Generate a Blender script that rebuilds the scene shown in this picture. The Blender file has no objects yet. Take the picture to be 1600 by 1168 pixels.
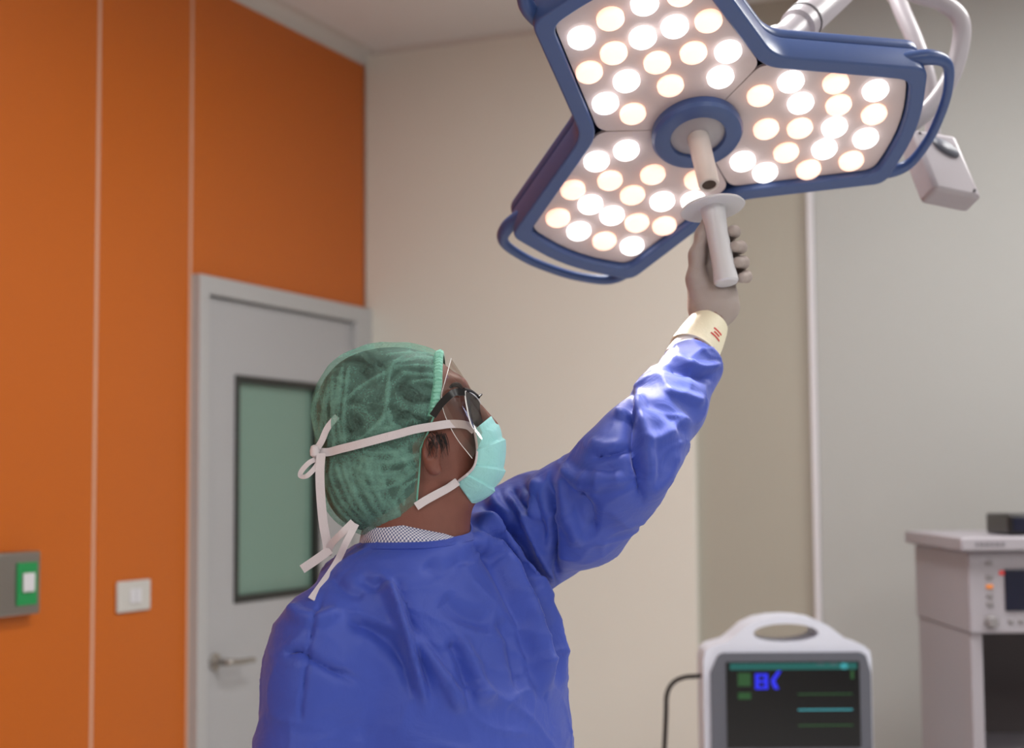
import bpy, bmesh, math, random
import numpy as np
from mathutils import Matrix, Vector
random.seed(4); RNG = np.random.default_rng(4)
SC = bpy.context.scene; COL = SC.collection
# ------------------------------------------------------------ camera
FPX = 2400.0; PITCH = math.radians(4.08); ROLL = math.radians(-0.4); YAW = math.radians(23.6); CAMZ = 1.43
cam = bpy.data.cameras.new('camera'); co = bpy.data.objects.new('camera', cam); COL.objects.link(co)
RL = Matrix.Rotation(math.pi/2+PITCH, 4, 'X') @ Matrix.Rotation(ROLL, 4, 'Z')
RW = Matrix.Rotation(YAW, 4, 'Z')
co.matrix_world = Matrix.Translation((0, 0, CAMZ)) @ RW @ RL
cam.sensor_width = 36; cam.lens = FPX/1600*36; cam.clip_start = .05
cam.dof.use_dof = True; cam.dof.focus_distance = 2.17; cam.dof.aperture_fstop = 3.2
SC.camera = co
# ------------------------------------------------------------ light and exposure
w = bpy.data.worlds.new('world'); SC.world = w; w.use_nodes = True
w.node_tree.nodes['Background'].inputs[0].default_value = (.8, .85, 1, 1); w.node_tree.nodes['Background'].inputs[1].default_value = .05
vs = SC.view_settings; vs.view_transform = 'Standard'; vs.look = 'None'; vs.gamma = 1; vs.exposure = -0.09; vs.use_curve_mapping = False
PANEL_STRENGTH = 18.5          # recessed ceiling panels
LAMP_WATTS = 110               # beam of each lamp lobe
# ------------------------------------------------------------ frames: L = level frame under the camera (x right, y ahead, z up)
R3 = np.array(RL.to_3x3()); 
def PL(px, py, d):
    c = np.array([(px-800)/FPX*d, -(py-584)/FPX*d, -d]); return R3@c+np.array([0, 0, CAMZ])
def proj(V):
    c = (np.asarray(V, float)-np.array([0, 0, CAMZ]))@R3
    d = -c[:, 2]; return 800+FPX*c[:, 0]/d, 584-FPX*c[:, 1]/d, d
def LW(p): return RW @ Vector(tuple(float(q) for q in p))
def unit(v): v = np.asarray(v, float); return v/np.linalg.norm(v)
# ------------------------------------------------------------ materials
def srgb(r, g, b):
    def f(c):
        c /= 255; return c/12.92 if c <= .04045 else ((c+.055)/1.055)**2.4
    return (f(r), f(g), f(b), 1)
def mat(name, col, rough=.5, metal=0, noise=0, nscale=30, bump=0, bscale=200, spec=.5, emit=None, es=0, alpha=1, trans=0):
    m = bpy.data.materials.new(name); m.use_nodes = True; nt = m.node_tree; b = nt.nodes['Principled BSDF']
    b.inputs['Base Color'].default_value = col; b.inputs['Roughness'].default_value = rough; b.inputs['Metallic'].default_value = metal
    b.inputs['Specular IOR Level'].default_value = spec; b.inputs['Alpha'].default_value = alpha; b.inputs['Transmission Weight'].default_value = trans
    if emit: b.inputs['Emission Color'].default_value = emit; b.inputs['Emission Strength'].default_value = es
    tc = nt.nodes.new('ShaderNodeTexCoord')
    if noise:
        n = nt.nodes.new('ShaderNodeTexNoise'); n.inputs['Scale'].default_value = nscale; n.inputs['Detail'].default_value = 4
        nt.links.new(tc.outputs['Object'], n.inputs['Vector'])
        mx = nt.nodes.new('ShaderNodeMix'); mx.data_type = 'RGBA'
        mx.inputs[6].default_value = tuple(c*(1-noise) for c in col[:3])+(1,); mx.inputs[7].default_value = tuple(min(1, c*(1+noise)) for c in col[:3])+(1,)
        nt.links.new(n.outputs['Fac'], mx.inputs[0]); nt.links.new(mx.outputs[2], b.inputs['Base Color'])
    if bump:
        n = nt.nodes.new('ShaderNodeTexNoise'); n.inputs['Scale'].default_value = bscale; n.inputs['Detail'].default_value = 3
        nt.links.new(tc.outputs['Object'], n.inputs['Vector'])
        bp = nt.nodes.new('ShaderNodeBump'); bp.inputs['Strength'].default_value = bump; bp.inputs['Distance'].default_value = .002
        nt.links.new(n.outputs['Fac'], bp.inputs['Height']); nt.links.new(bp.outputs[0], b.inputs['Normal'])
    return m
M = dict(
 wall=mat('beige_wall', srgb(220, 217, 208), .55, noise=.02, nscale=3), wallgrey=mat('pale_grey_wall', srgb(174, 176, 174), .5, noise=.02, nscale=3),
 ceil=mat('ceiling_paint', srgb(216, 214, 212), .7, noise=.02, nscale=3), floor=mat('vinyl_floor', srgb(228, 228, 226), .35, noise=.08, nscale=40),
 orange=mat('orange_panel', srgb(190, 95, 12), .42, noise=.025, nscale=2), joint=mat('joint_strip', srgb(206, 158, 132), .5),
 trim=mat('cove_trim', srgb(196, 190, 184), .5), door=mat('door_laminate', srgb(172, 172, 175), .45, noise=.015, nscale=4),
 dframe=mat('door_frame_paint', srgb(176, 176, 177), .4), gasket=mat('black_gasket', srgb(38, 40, 38), .5), steel=mat('brushed_steel', srgb(170, 165, 160), .35, 1, bump=.1),
 dglass=mat('green_frosted_glass', srgb(118, 148, 136), .25, noise=.02, nscale=3),
 white=mat('white_plastic', srgb(212, 211, 216), .4), cream=mat('ivory_plastic', srgb(196, 194, 190), .4), green=mat('green_plastic', srgb(25, 140, 75), .4),
 lblue=mat('lamp_blue', srgb(60, 82, 132), .32, bump=.02), lgrey=mat('lamp_grey_plastic', srgb(164, 158, 164), .35), lpanel=mat('lamp_lens_plate', srgb(200, 184, 184), .25),
 seam=mat('dark_seam', srgb(70, 65, 70), .6), hole=mat('painted_bore_shade', srgb(70, 55, 45), .7), shaft=mat('handle_shaft', srgb(215, 205, 200), .35),
 ledw=mat('led_white', (1, 1, 1, 1), .3, emit=(1, .97, .94, 1), es=2.5), ledy=mat('led_warm', (1, .9, .8, 1), .3, emit=(1, .57, .40, 1), es=1.35),
 skin=mat('skin', srgb(122, 74, 62), .5, noise=.12, nscale=60, bump=.15, bscale=600), hair=mat('dark_hair', srgb(34, 28, 28), .5, noise=.4, nscale=150),
 tie=mat('white_tie', srgb(214, 206, 210), .7, bump=.3, bscale=900), glove=mat('latex_glove', srgb(168, 155, 150), .5, noise=.06, nscale=50, bump=.2, bscale=300),
 cuff=mat('glove_cuff', srgb(240, 232, 205), .5, bump=.2, bscale=200), knit=mat('knit_cuff', srgb(235, 235, 235), .8, bump=.4, bscale=700), red=mat('red_print', srgb(215, 70, 70), .6),
 black=mat('black_plastic', srgb(22, 20, 22), .3), monw=mat('monitor_shell', srgb(206, 209, 222), .4), mong=mat('monitor_bezel', srgb(88, 90, 100), .4),
 screen=mat('screen_glass', srgb(12, 12, 16), .15), scyan=mat('screen_teal', (0, 0, 0, 1), .3, emit=srgb(20, 95, 90), es=1), sblue=mat('screen_blue', (0, 0, 0, 1), .3, emit=srgb(40, 45, 235), es=1.1),
 sgreen=mat('screen_green', (0, 0, 0, 1), .3, emit=srgb(35, 80, 40), es=1), sgrey=mat('screen_grey', (0, 0, 0, 1), .3, emit=srgb(110, 110, 120), es=.9), slcyan=mat('screen_cyan', (0, 0, 0, 1), .3, emit=srgb(70, 170, 180), es=1),
 mach=mat('machine_enamel', srgb(158, 153, 160), .45), machd=mat('machine_dark', srgb(92, 84, 86), .6), knob=mat('grey_knob', srgb(130, 126, 128), .4), orangeb=mat('orange_button', srgb(235, 140, 60), .4),
 navy=mat('navy_screen', srgb(22, 24, 44), .2), gtxt=mat('grey_print', srgb(120, 116, 122), .5), trousers=mat('scrub_trousers', srgb(60, 80, 140), .8), shoe=mat('white_clog', srgb(220, 220, 220), .4),
 light=mat('light_diffuser', (1, 1, 1, 1), .5, emit=(1, .985, .96, 1), es=PANEL_STRENGTH))
def fabric(name, col, rough=.75, crumple=.5, cs=18):
    m = bpy.data.materials.new(name); m.use_nodes = True; nt = m.node_tree; b = nt.nodes['Principled BSDF']
    b.inputs['Base Color'].default_value = col; b.inputs['Roughness'].default_value = rough; b.inputs['Sheen Weight'].default_value = .15
    tc = nt.nodes.new('ShaderNodeTexCoord'); n1 = nt.nodes.new('ShaderNodeTexNoise'); n1.inputs['Scale'].default_value = cs; n1.inputs['Detail'].default_value = 3; n1.inputs['Distortion'].default_value = 1.2
    v = nt.nodes.new('ShaderNodeTexVoronoi'); v.feature = 'DISTANCE_TO_EDGE'; v.inputs['Scale'].default_value = cs*.9
    n2 = nt.nodes.new('ShaderNodeTexNoise'); n2.inputs['Scale'].default_value = 700
    mp = nt.nodes.new('ShaderNodeVectorMath'); mp.operation = 'ADD'
    nt.links.new(tc.outputs['Object'], n1.inputs['Vector']); nt.links.new(tc.outputs['Object'], n2.inputs['Vector'])
    sc = nt.nodes.new('ShaderNodeVectorMath'); sc.operation = 'SCALE'; sc.inputs['Scale'].default_value = .06
    nt.links.new(n1.outputs['Color'], sc.inputs[0]); nt.links.new(tc.outputs['Object'], mp.inputs[0]); nt.links.new(sc.outputs[0], mp.inputs[1]); nt.links.new(mp.outputs[0], v.inputs['Vector'])
    b1 = nt.nodes.new('ShaderNodeBump'); b1.inputs['Strength'].default_value = crumple; b1.inputs['Distance'].default_value = .012
    b3 = nt.nodes.new('ShaderNodeBump'); b3.inputs['Strength'].default_value = crumple*.35; b3.inputs['Distance'].default_value = .006
    b2 = nt.nodes.new('ShaderNodeBump'); b2.inputs['Strength'].default_value = .15; b2.inputs['Distance'].default_value = .001
    nt.links.new(n1.outputs['Fac'], b1.inputs['Height']); nt.links.new(v.outputs['Distance'], b3.inputs['Height']); nt.links.new(n2.outputs['Fac'], b2.inputs['Height'])
    nt.links.new(b1.outputs[0], b3.inputs['Normal']); nt.links.new(b3.outputs[0], b2.inputs['Normal']); nt.links.new(b2.outputs[0], b.inputs['Normal'])
    return m
M['gown'] = fabric('blue_gown', srgb(50, 74, 174), .55, .3, 14)
M['mask'] = fabric('mask_cloth', srgb(158, 222, 222), .75, .3, 40)
def cap_material():
    m = bpy.data.materials.new('green_cap_gauze'); m.use_nodes = True; nt = m.node_tree; nt.nodes.clear()
    out = nt.nodes.new('ShaderNodeOutputMaterial'); mix = nt.nodes.new('ShaderNodeMixShader'); tr = nt.nodes.new('ShaderNodeBsdfTransparent'); tr.inputs[0].default_value = (.82, .95, .9, 1)
    df = nt.nodes.new('ShaderNodeBsdfDiffuse'); tl = nt.nodes.new('ShaderNodeBsdfTranslucent'); m2 = nt.nodes.new('ShaderNodeMixShader'); m2.inputs[0].default_value = .3
    c = srgb(152, 208, 192); df.inputs[0].default_value = c; tl.inputs[0].default_value = c
    at = nt.nodes.new('ShaderNodeAttribute'); at.attribute_name = 'pleat'
    tc = nt.nodes.new('ShaderNodeTexCoord'); n = nt.nodes.new('ShaderNodeTexNoise'); n.inputs['Scale'].default_value = 17; n.inputs['Detail'].default_value = 6; n.inputs['Distortion'].default_value = 2.2
    n3 = nt.nodes.new('ShaderNodeTexNoise'); n3.inputs['Scale'].default_value = 420; n3.inputs['Detail'].default_value = 2
    nt.links.new(tc.outputs['Object'], n.inputs['Vector']); nt.links.new(tc.outputs['Object'], n3.inputs['Vector'])
    def mth(op, a, b_):
        k = nt.nodes.new('ShaderNodeMath'); k.operation = op
        for i, x in enumerate((a, b_)):
            if isinstance(x, (int, float)): k.inputs[i].default_value = x
            else: nt.links.new(x, k.inputs[i])
        return k.outputs[0]
    s = mth('ADD', mth('MULTIPLY', mth('SUBTRACT', n.outputs['Fac'], .5), 1.0), mth('MULTIPLY', mth('SUBTRACT', n3.outputs['Fac'], .5), .5))
    a = mth('ADD', mth('ADD', s, .27), mth('MULTIPLY', at.outputs['Fac'], .30)); a = mth('MINIMUM', mth('MAXIMUM', a, .06), .95)
    bp = nt.nodes.new('ShaderNodeBump'); bp.inputs['Strength'].default_value = .5; bp.inputs['Distance'].default_value = .004
    nt.links.new(n.outputs['Fac'], bp.inputs['Height']); nt.links.new(bp.outputs[0], df.inputs['Normal'])
    nt.links.new(df.outputs[0], m2.inputs[1]); nt.links.new(tl.outputs[0], m2.inputs[2])
    nt.links.new(a, mix.inputs[0]); nt.links.new(tr.outputs[0], mix.inputs[1]); nt.links.new(m2.outputs[0], mix.inputs[2]); nt.links.new(mix.outputs[0], out.inputs[0])
    return m
M['cap'] = cap_material()
def film(name, tint, gloss):
    m = bpy.data.materials.new(name); m.use_nodes = True; nt = m.node_tree; nt.nodes.clear()
    out = nt.nodes.new('ShaderNodeOutputMaterial'); mix = nt.nodes.new('ShaderNodeMixShader'); mix.inputs[0].default_value = gloss
    tr = nt.nodes.new('ShaderNodeBsdfTransparent'); tr.inputs[0].default_value = tint; g = nt.nodes.new('ShaderNodeBsdfGlossy'); g.inputs['Roughness'].default_value = .06
    nt.links.new(tr.outputs[0], mix.inputs[1]); nt.links.new(g.outputs[0], mix.inputs[2]); nt.links.new(mix.outputs[0], out.inputs[0]); return m
M['film'] = film('clear_visor_film', (.88, .84, .80, 1), .12); M['lens'] = film('spectacle_lens', (.22, .24, .36, 1), .14); M['filmedge'] = mat('visor_edge', srgb(240, 240, 240), .2)
def check_material():
    m = bpy.data.materials.new('checked_shirt_cotton'); m.use_nodes = True; nt = m.node_tree; b = nt.nodes['Principled BSDF']; b.inputs['Roughness'].default_value = .8
    tc = nt.nodes.new('ShaderNodeTexCoord'); ck = nt.nodes.new('ShaderNodeTexChecker'); ck.inputs['Scale'].default_value = 1
    mp = nt.nodes.new('ShaderNodeMapping'); mp.inputs['Scale'].default_value = (180, 20, 1); nt.links.new(tc.outputs['UV'], mp.inputs[0]); nt.links.new(mp.outputs[0], ck.inputs['Vector'])
    ck.inputs[1].default_value = srgb(226, 226, 236); ck.inputs[2].default_value = srgb(100, 108, 150); nt.links.new(ck.outputs[0], b.inputs['Base Color']); return m
M['check'] = check_material()
# ------------------------------------------------------------ object helpers
BASE = {}
def tag(o, label=None, cat=None, group=None, kind=None):
    for k, v in (('label', label), ('category', cat), ('group', group), ('kind', kind)):
        if v: o[k] = v
    return o
def root(name, base, label, cat, group=None, room=False):
    o = bpy.data.objects.new(name, None); COL.objects.link(o); o.empty_display_size = .05
    base = np.asarray(base, float); BASE[o.name] = base
    if room: o.location = tuple(base)
    else: o.location = LW(base); o.rotation_euler = (0, 0, YAW)
    return tag(o, label, cat, group)
def mesh(name, V, F, m, parent=None, base=None, smooth=35, room=False, bevel=0, solid=0, subsurf=0):
    """V in frame coordinates (L, or room/world when room); with a parent they are taken relative to its base"""
    b = BASE[parent.name] if parent else np.asarray(base if base is not None else (0, 0, 0), float)
    me = bpy.data.meshes.new(name); me.from_pydata([tuple(v) for v in (np.asarray(V, float)-b)], [], [tuple(int(i) for i in f) for f in F]); me.update()
    if smooth:
        me.polygons.foreach_set('use_smooth', [True]*len(me.polygons))
        if smooth < 180: me.set_sharp_from_angle(angle=math.radians(smooth))
    me.materials.append(m); o = bpy.data.objects.new(name, me); COL.objects.link(o); BASE[o.name] = b
    if parent: o.parent = parent
    elif room: o.location = tuple(b)
    else: o.location = LW(b); o.rotation_euler = (0, 0, YAW)
    if solid: s = o.modifiers.new('thick', 'SOLIDIFY'); s.thickness = solid; s.offset = 0
    if bevel: s = o.modifiers.new('bevel', 'BEVEL'); s.width = bevel; s.segments = 3; s.limit_method = 'ANGLE'; s.harden_normals = False
    if subsurf: s = o.modifiers.new('sub', 'SUBSURF'); s.levels = s.render_levels = subsurf
    return o
BF = [(0, 3, 2, 1), (4, 5, 6, 7), (0, 1, 5, 4), (1, 2, 6, 5), (2, 3, 7, 6), (3, 0, 4, 7)]
def box(a, b):
    x0, y0, z0 = a; x1, y1, z1 = b
    return [(x0, y0, z0), (x1, y0, z0), (x1, y1, z0), (x0, y1, z0), (x0, y0, z1), (x1, y0, z1), (x1, y1, z1), (x0, y1, z1)], BF
def catmull(P, n=8):
    P = np.asarray(P, float); Q = np.vstack([2*P[0]-P[1], P, 2*P[-1]-P[-2]]); out = []
    for i in range(1, len(Q)-2):
        for t in np.linspace(0, 1, n, endpoint=False):
            a, b, c, d = Q[i-1], Q[i], Q[i+1], Q[i+2]
            out.append(.5*((2*b)+(c-a)*t+(2*a-5*b+4*c-d)*t*t+(3*b-a-3*c+d)*t**3))
    out.append(Q[-2]); return np.array(out)
def tube(P, r, seg=16, smooth=0, cap=True):
    P = np.asarray(P, float); r = np.broadcast_to(np.asarray(r, float), (len(P),))
    if smooth:
        Q = catmull(np.c_[P, r], smooth); P, r = Q[:, :3], Q[:, 3]
    V, F = [], []; n = None
    for i in range(len(P)):
        t = unit(P[min(i+1, len(P)-1)]-P[max(i-1, 0)])
        if n is None: n = unit(np.cross(t, [0, 0, 1] if abs(t[2]) < .9 else [1, 0, 0]))
        n = unit(n-t*(n@t)); b = np.cross(t, n)
        for k in range(seg):
            a = 2*math.pi*k/seg; V.append(P[i]+r[i]*(math.cos(a)*n+math.sin(a)*b))
    for i in range(len(P)-1):
        for k in range(seg):
            F.append((i*seg+k, i*seg+(k+1) % seg, (i+1)*seg+(k+1) % seg, (i+1)*seg+k))
    if cap: F.append(tuple(range(seg))[::-1]); F.append(tuple((len(P)-1)*seg+k for k in range(seg)))
    return V, F
def lathe(c, ax, prof, seg=32, closed=False):
    """profile (r, h) swept about axis ax through c"""
    ax = unit(ax); n = unit(np.cross(ax, [0, 0, 1] if abs(ax[2]) < .9 else [1, 0, 0])); b = np.cross(ax, n); V, F = [], []
    for r, h in prof:
        for k in range(seg):
            a = 2*math.pi*k/seg; V.append(np.asarray(c)+ax*h+r*(math.cos(a)*n+math.sin(a)*b))
    m = len(prof)
    for i in range(m-1):
        for k in range(seg): F.append((i*seg+k, i*seg+(k+1) % seg, (i+1)*seg+(k+1) % seg, (i+1)*seg+k))
    if not closed: F.append(tuple(range(seg))[::-1]); F.append(tuple((m-1)*seg+k for k in range(seg)))
    else:
        for k in range(seg): F.append(((m-1)*seg+k, (m-1)*seg+(k+1) % seg, (k+1) % seg, k))
    return V, F
def ribbon(P, wid, nrm, th=.0012, smooth=6):
    """flat strip along P; nrm = facing direction(s)"""
    P = np.asarray(P, float); N = np.broadcast_to(np.asarray(nrm, float), P.shape)
    if smooth: Q = catmull(np.c_[P, N], smooth); P, N = Q[:, :3], Q[:, 3:]
    V, F = [], []
    for i in range(len(P)):
        t = unit(P[min(i+1, len(P)-1)]-P[max(i-1, 0)]); n = unit(N[i]-t*(N[i]@t)); s = np.cross(t, n)*wid/2; n = n*th
        V += [P[i]-s, P[i]+s, P[i]+s+n, P[i]-s+n]
    for i in range(len(P)-1):
        for k in range(4): F.append((i*4+k, i*4+(k+1) % 4, i*4+4+(k+1) % 4, i*4+4+k))
    F += [(3, 2, 1, 0), tuple(len(V)-4+k for k in range(4))]
    return V, F
def extrude2d(loops, z0, z1, T, bevel=0):
    """outline loops (first outer, rest holes) extruded from z0 to z1; T maps (n,3) local -> frame"""
    cu = bpy.data.curves.new('tmp', 'CURVE'); cu.dimensions = '2D'; cu.fill_mode = 'BOTH'; cu.extrude = (z1-z0)/2-bevel; cu.bevel_depth = bevel; cu.bevel_resolution = 2; cu.offset = -bevel
    for lp in loops:
        s = cu.splines.new('POLY'); s.points.add(len(lp)-1); s.use_cyclic_u = True
        for p, q in zip(s.points, lp): p.co = (q[0], q[1], 0, 1)
    o = bpy.data.objects.new('tmp', cu); COL.objects.link(o); dg = bpy.context.evaluated_depsgraph_get(); me = bpy.data.meshes.new_from_object(o.evaluated_get(dg))
    V = np.array([v.co[:] for v in me.vertices]); F = [tuple(p.vertices) for p in me.polygons]
    bpy.data.objects.remove(o); bpy.data.curves.remove(cu); bpy.data.meshes.remove(me)
    V[:, 2] += (z0+z1)/2; 
    return T(V), F
def rounded(pts, r, n=5):
    """polygon with every corner rounded by r (or per-corner list)"""
    out = []; m = len(pts); pts = [np.array(p, float) for p in pts]; rr = r if isinstance(r, (list, tuple)) else [r]*m
    for i in range(m):
        p, a, b = pts[i], pts[i-1], pts[(i+1) % m]; da, db = unit(a-p), unit(b-p)
        if rr[i] <= 0: out.append(p); continue
        for t in np.linspace(0, 1, n+1): q0 = p+da*rr[i]; q1 = p+db*rr[i]; out.append((1-t)**2*q0+2*t*(1-t)*p+t*t*q1)
    return out
# ------------------------------------------------------------ signed distance modelling for organic shapes
def smin(a, b, k):
    h = np.clip(.5+.5*(b-a)/k, 0, 1); return b+(a-b)*h-k*h*(1-h)
def smax(a, b, k): return -smin(-a, -b, k)
def rc(p, a, b, ra, rb):
    a = np.asarray(a, np.float32); ba = np.asarray(b, np.float32)-a; q = p-a
    t = np.clip((q@ba)/(ba@ba), 0, 1); return np.sqrt(((q-t[:, None]*ba)**2).sum(1))-(ra+(rb-ra)*t)
def sph(p, c, r): return np.sqrt(((p-np.asarray(c, np.float32))**2).sum(1))-r
def ell(p, c, rad, A=None):
    q = p-np.asarray(c, np.float32)
    if A is not None: q = q@np.asarray(A, np.float32).T
    rad = np.asarray(rad, np.float32); k = np.sqrt(((q/rad)**2).sum(1)); k2 = np.sqrt(((q/rad**2)**2).sum(1))+1e-9
    return k*(k-1)/k2
def chain(p, pts, k=.02):
    d = None
    for (a, ra), (b, rb) in zip(pts[:-1], pts[1:]):
        e = rc(p, a, b, ra, rb); d = e if d is None else smin(d, e, k)
    return d
def nets(f, X, Y, Z):
    nx, ny, nz = len(X), len(Y), len(Z); val = np.empty((nx, ny, nz), np.float32); YY, ZZ = np.meshgrid(Y, Z, indexing='ij'); yz = np.c_[YY.ravel(), ZZ.ravel()].astype(np.float32)
    st = max(1, int(400000/len(yz)))
    for i in range(0, nx, st):
        xs = X[i:i+st]; p = np.empty((len(xs)*len(yz), 3), np.float32); p[:, 0] = np.repeat(xs, len(yz)); p[:, 1:] = np.tile(yz, (len(xs), 1))
        val[i:i+st] = f(p).reshape(len(xs), ny, nz)
    ins = val < 0; c = [ins[a:nx-1+a, b:ny-1+b, d:nz-1+d] for a in (0, 1) for b in (0, 1) for d in (0, 1)]
    s = sum(x.astype(np.int8) for x in c); act = (s > 0) & (s < 8); idx = np.argwhere(act); cid = np.full(act.shape, -1, np.int64); cid[act] = np.arange(len(idx))
    acc = np.zeros((len(idx), 3)); cnt = np.zeros(len(idx)); I, J, K = idx.T
    def cor(o): return val[I+o[0], J+o[1], K+o[2]], np.c_[X[I+o[0]], Y[J+o[1]], Z[K+o[2]]]
    cs = {(a, b, d): cor((a, b, d)) for a in (0, 1) for b in (0, 1) for d in (0, 1)}
    for o in cs:
        for ax in range(3):
            if o[ax] == 0:
                q = list(o); q[ax] = 1; v0, p0 = cs[o]; v1, p1 = cs[tuple(q)]; m = (v0 < 0) != (v1 < 0)
                t = np.where(m, v0/np.where(m, v0-v1, 1), 0)[:, None]; acc += np.where(m[:, None], p0+(p1-p0)*t, 0); cnt += m
    V = acc/cnt[:, None]; F = []
    for ax in range(3):
        a = [slice(None)]*3; b = [slice(None)]*3; a[ax] = slice(0, -1); b[ax] = slice(1, None); u, v = [k for k in range(3) if k != ax]
        df = ins[tuple(a)] != ins[tuple(b)]; E = np.argwhere(df); E = E[(E[:, u] > 0) & (E[:, v] > 0) & (E[:, u] < act.shape[u]) & (E[:, v] < act.shape[v])]
        def g(du, dv): q = E.copy(); q[:, u] -= du; q[:, v] -= dv; return cid[q[:, 0], q[:, 1], q[:, 2]]
        Q = np.c_[g(1, 1), g(0, 1), g(0, 0), g(1, 0)]; fl = ins[E[:, 0], E[:, 1], E[:, 2]] ^ (ax == 1); Q[~fl] = Q[~fl][:, ::-1]; F.append(Q)
    F = np.vstack(F); F = F[(F >= 0).all(1)]
    return V, F
def vnormals(V, F):
    n = np.cross(V[F[:, 2]]-V[F[:, 0]], V[F[:, 3]]-V[F[:, 1]]); N = np.zeros_like(V)
    for k in range(4): np.add.at(N, F[:, k], n)
    return N/(np.linalg.norm(N, axis=1)[:, None]+1e-12)
def relax(V, F, it=2, lam=.5):
    for _ in range(it):
        S = np.zeros_like(V); C = np.zeros(len(V))
        for k in range(4): np.add.at(S, F[:, k], V[F[:, (k+1) % 4]]); np.add.at(C, F[:, k], 1); np.add.at(S, F[:, k], V[F[:, k-1]]); np.add.at(C, F[:, k], 1)
        V = V+lam*(S/np.maximum(C, 1)[:, None]-V)
    return V
def polydist(px, py, pts):
    """distance in px to polyline, signed side, parameter 0..1"""
    best = np.full(len(px), 1e9); side = np.zeros(len(px)); par = np.zeros(len(px)); pts = catmull(np.array(pts, float), 5) if len(pts) > 2 else np.array(pts, float); n = len(pts)-1
    for i in range(n):
        a, b = pts[i], pts[i+1]; d = b-a; L = d@d+1e-9; t = np.clip(((px-a[0])*d[0]+(py-a[1])*d[1])/L, 0, 1); ex, ey = px-a[0]-t*d[0], py-a[1]-t*d[1]; e = np.hypot(ex, ey); m = e < best
        best[m] = e[m]; side[m] = np.sign(d[0]*ey-d[1]*ex)[m]; par[m] = (i+t[m])/n
    return best, side, par
def folds(V, F, lst):
    """raise real ridges (+) or press creases (-) into a cloth surface along lines; (points, width px, height m, skew)"""
    N = vnormals(V, F); px, py, d = proj(V); view = -(V-np.array([0, 0, CAMZ])); view /= np.linalg.norm(view, axis=1)[:, None]; fr = np.clip((N*view).sum(1)*4, 0, 1); off = np.zeros(len(V)); pl = np.zeros(len(V))
    for pts, wd, amp, skew in lst:
        e, s, t = polydist(px, py, pts); x = s*e/wd; prof = np.exp(-x*x)*(1 if not skew else 1)+(skew*x*np.exp(-x*x*.6) if skew else 0); fade = np.clip(np.minimum(t, 1-t)*6+.15, 0, 1)
        fade = np.where((t <= 0) | (t >= 1), .15, fade); off += amp*prof*fade; pl += np.exp(-(e/wd)**2*.55)*fade*np.sign(amp)
    return V+N*(off*fr)[:, None], np.clip(pl*fr, 0, 1)
def march(f, o, dr, t0, t1, n=240):
    """first surface along a ray"""
    t = np.linspace(t0, t1, n); v = f((np.asarray(o)[None]+t[:, None]*np.asarray(dr)[None]).astype(np.float32)); k = np.argmax(v < 0)
    if not (v < 0).any(): return None
    if k == 0: return t[0]
    return t[k-1]+(t[k]-t[k-1])*v[k-1]/(v[k-1]-v[k])
def on(f, px, py, lift=.002, d0=1.7, d1=2.7):
    """point on the camera-facing side of surface f seen at px, py, lifted a little"""
    a = PL(px, py, d0); b = PL(px, py, d1); dr = b-a; t = march(f, a, dr, 0, 1, 500)
    return a+dr*t-unit(dr)*lift if t is not None else None
# ------------------------------------------------------------ the room (world axes follow its walls)
RWL = np.array((RW@RL).to_3x3())
def hit(px, py, ax, val):
    r = RWL@np.array([(px-800)/FPX, -(py-584)/FPX, -1.]); o = np.array([0, 0, CAMZ]); return o+r*(val-o[ax])/r[ax]
XL, YB, ZC, XR, YF = -2.686, 4.829, 3.0, 3.6, -2.6
def struct(name, V, F, m, parent=None, **k):
    o = mesh(name, V, F, m, parent, room=True, **k)
    if parent is None: o['kind'] = 'structure'
    return o
def rbox(name, a, b, m, parent=None, bevel=0): return struct(name, *box(a, b), m, parent, bevel=bevel, base=(0, 0, 0) if parent is None else None)
rbox('floor', (XL-.2, YF-.2, -.1), (XR+.2, YB+.2, 0), M['floor'])
rbox('ceiling', (XL-.2, YF-.2, ZC), (XR+.2, YB+.2, ZC+.1), M['ceil'])
rbox('wall_right', (XR, YF-.2, 0), (XR+.15, YB+.2, ZC), M['wallgrey']); rbox('wall_front', (XL-.2, YF-.15, 0), (XR, YF, ZC), M['wall'])
xa = hit(1087, 800, 1, YB)[0]; xb = hit(1266, 600, 1, YB)[0]
wb = rbox('wall_back', (XL-.2, YB+.05, 0), (XR, YB+.2, ZC), M['wall']); M['wall2'] = mat('taupe_wall_panel', srgb(168, 164, 152), .55, noise=.02, nscale=3)
rbox('panel', (XL, YB, 0), (xa, YB+.05, ZC), M['wall'], wb, .004)
rbox('panel', (xa, YB+.03, 0), (xb, YB+.05, ZC), M['wall2'], wb)
rbox('panel', (xb+.022, YB, 0), (XR, YB+.05, ZC), M['wallgrey'], wb, .004)
tag(rbox('corner_strip', (xb, YB-.004, 0), (xb+.022, YB+.05, ZC), M['white'], wb, .003), 'pale corner strip')
wl = rbox('wall_left', (XL-.2, YF, 0), (XL-.03, YB, ZC), M['joint'])
yd0, yd1 = 3.77, 4.812; zd = 2.058; js = [YF, -.9, .6, 2.05, 3.342, yd0]
for a, b in zip(js[:-1], js[1:]): rbox('panel', (XL-.03, a+.007, .1), (XL, b-.007, ZC-.01), M['orange'], wl, .003)
rbox('panel', (XL-.03, yd0+.007, zd), (XL, YB-.002, ZC-.01), M['orange'], wl, .003)
rbox('joint_strip', (XL-.03, 3.335, .1), (XL-.002, 3.349, ZC-.01), M['joint'], wl); rbox('joint_strip', (XL-.03, yd0-.007, .1), (XL-.002, yd0+.007, ZC-.01), M['joint'], wl)
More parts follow.
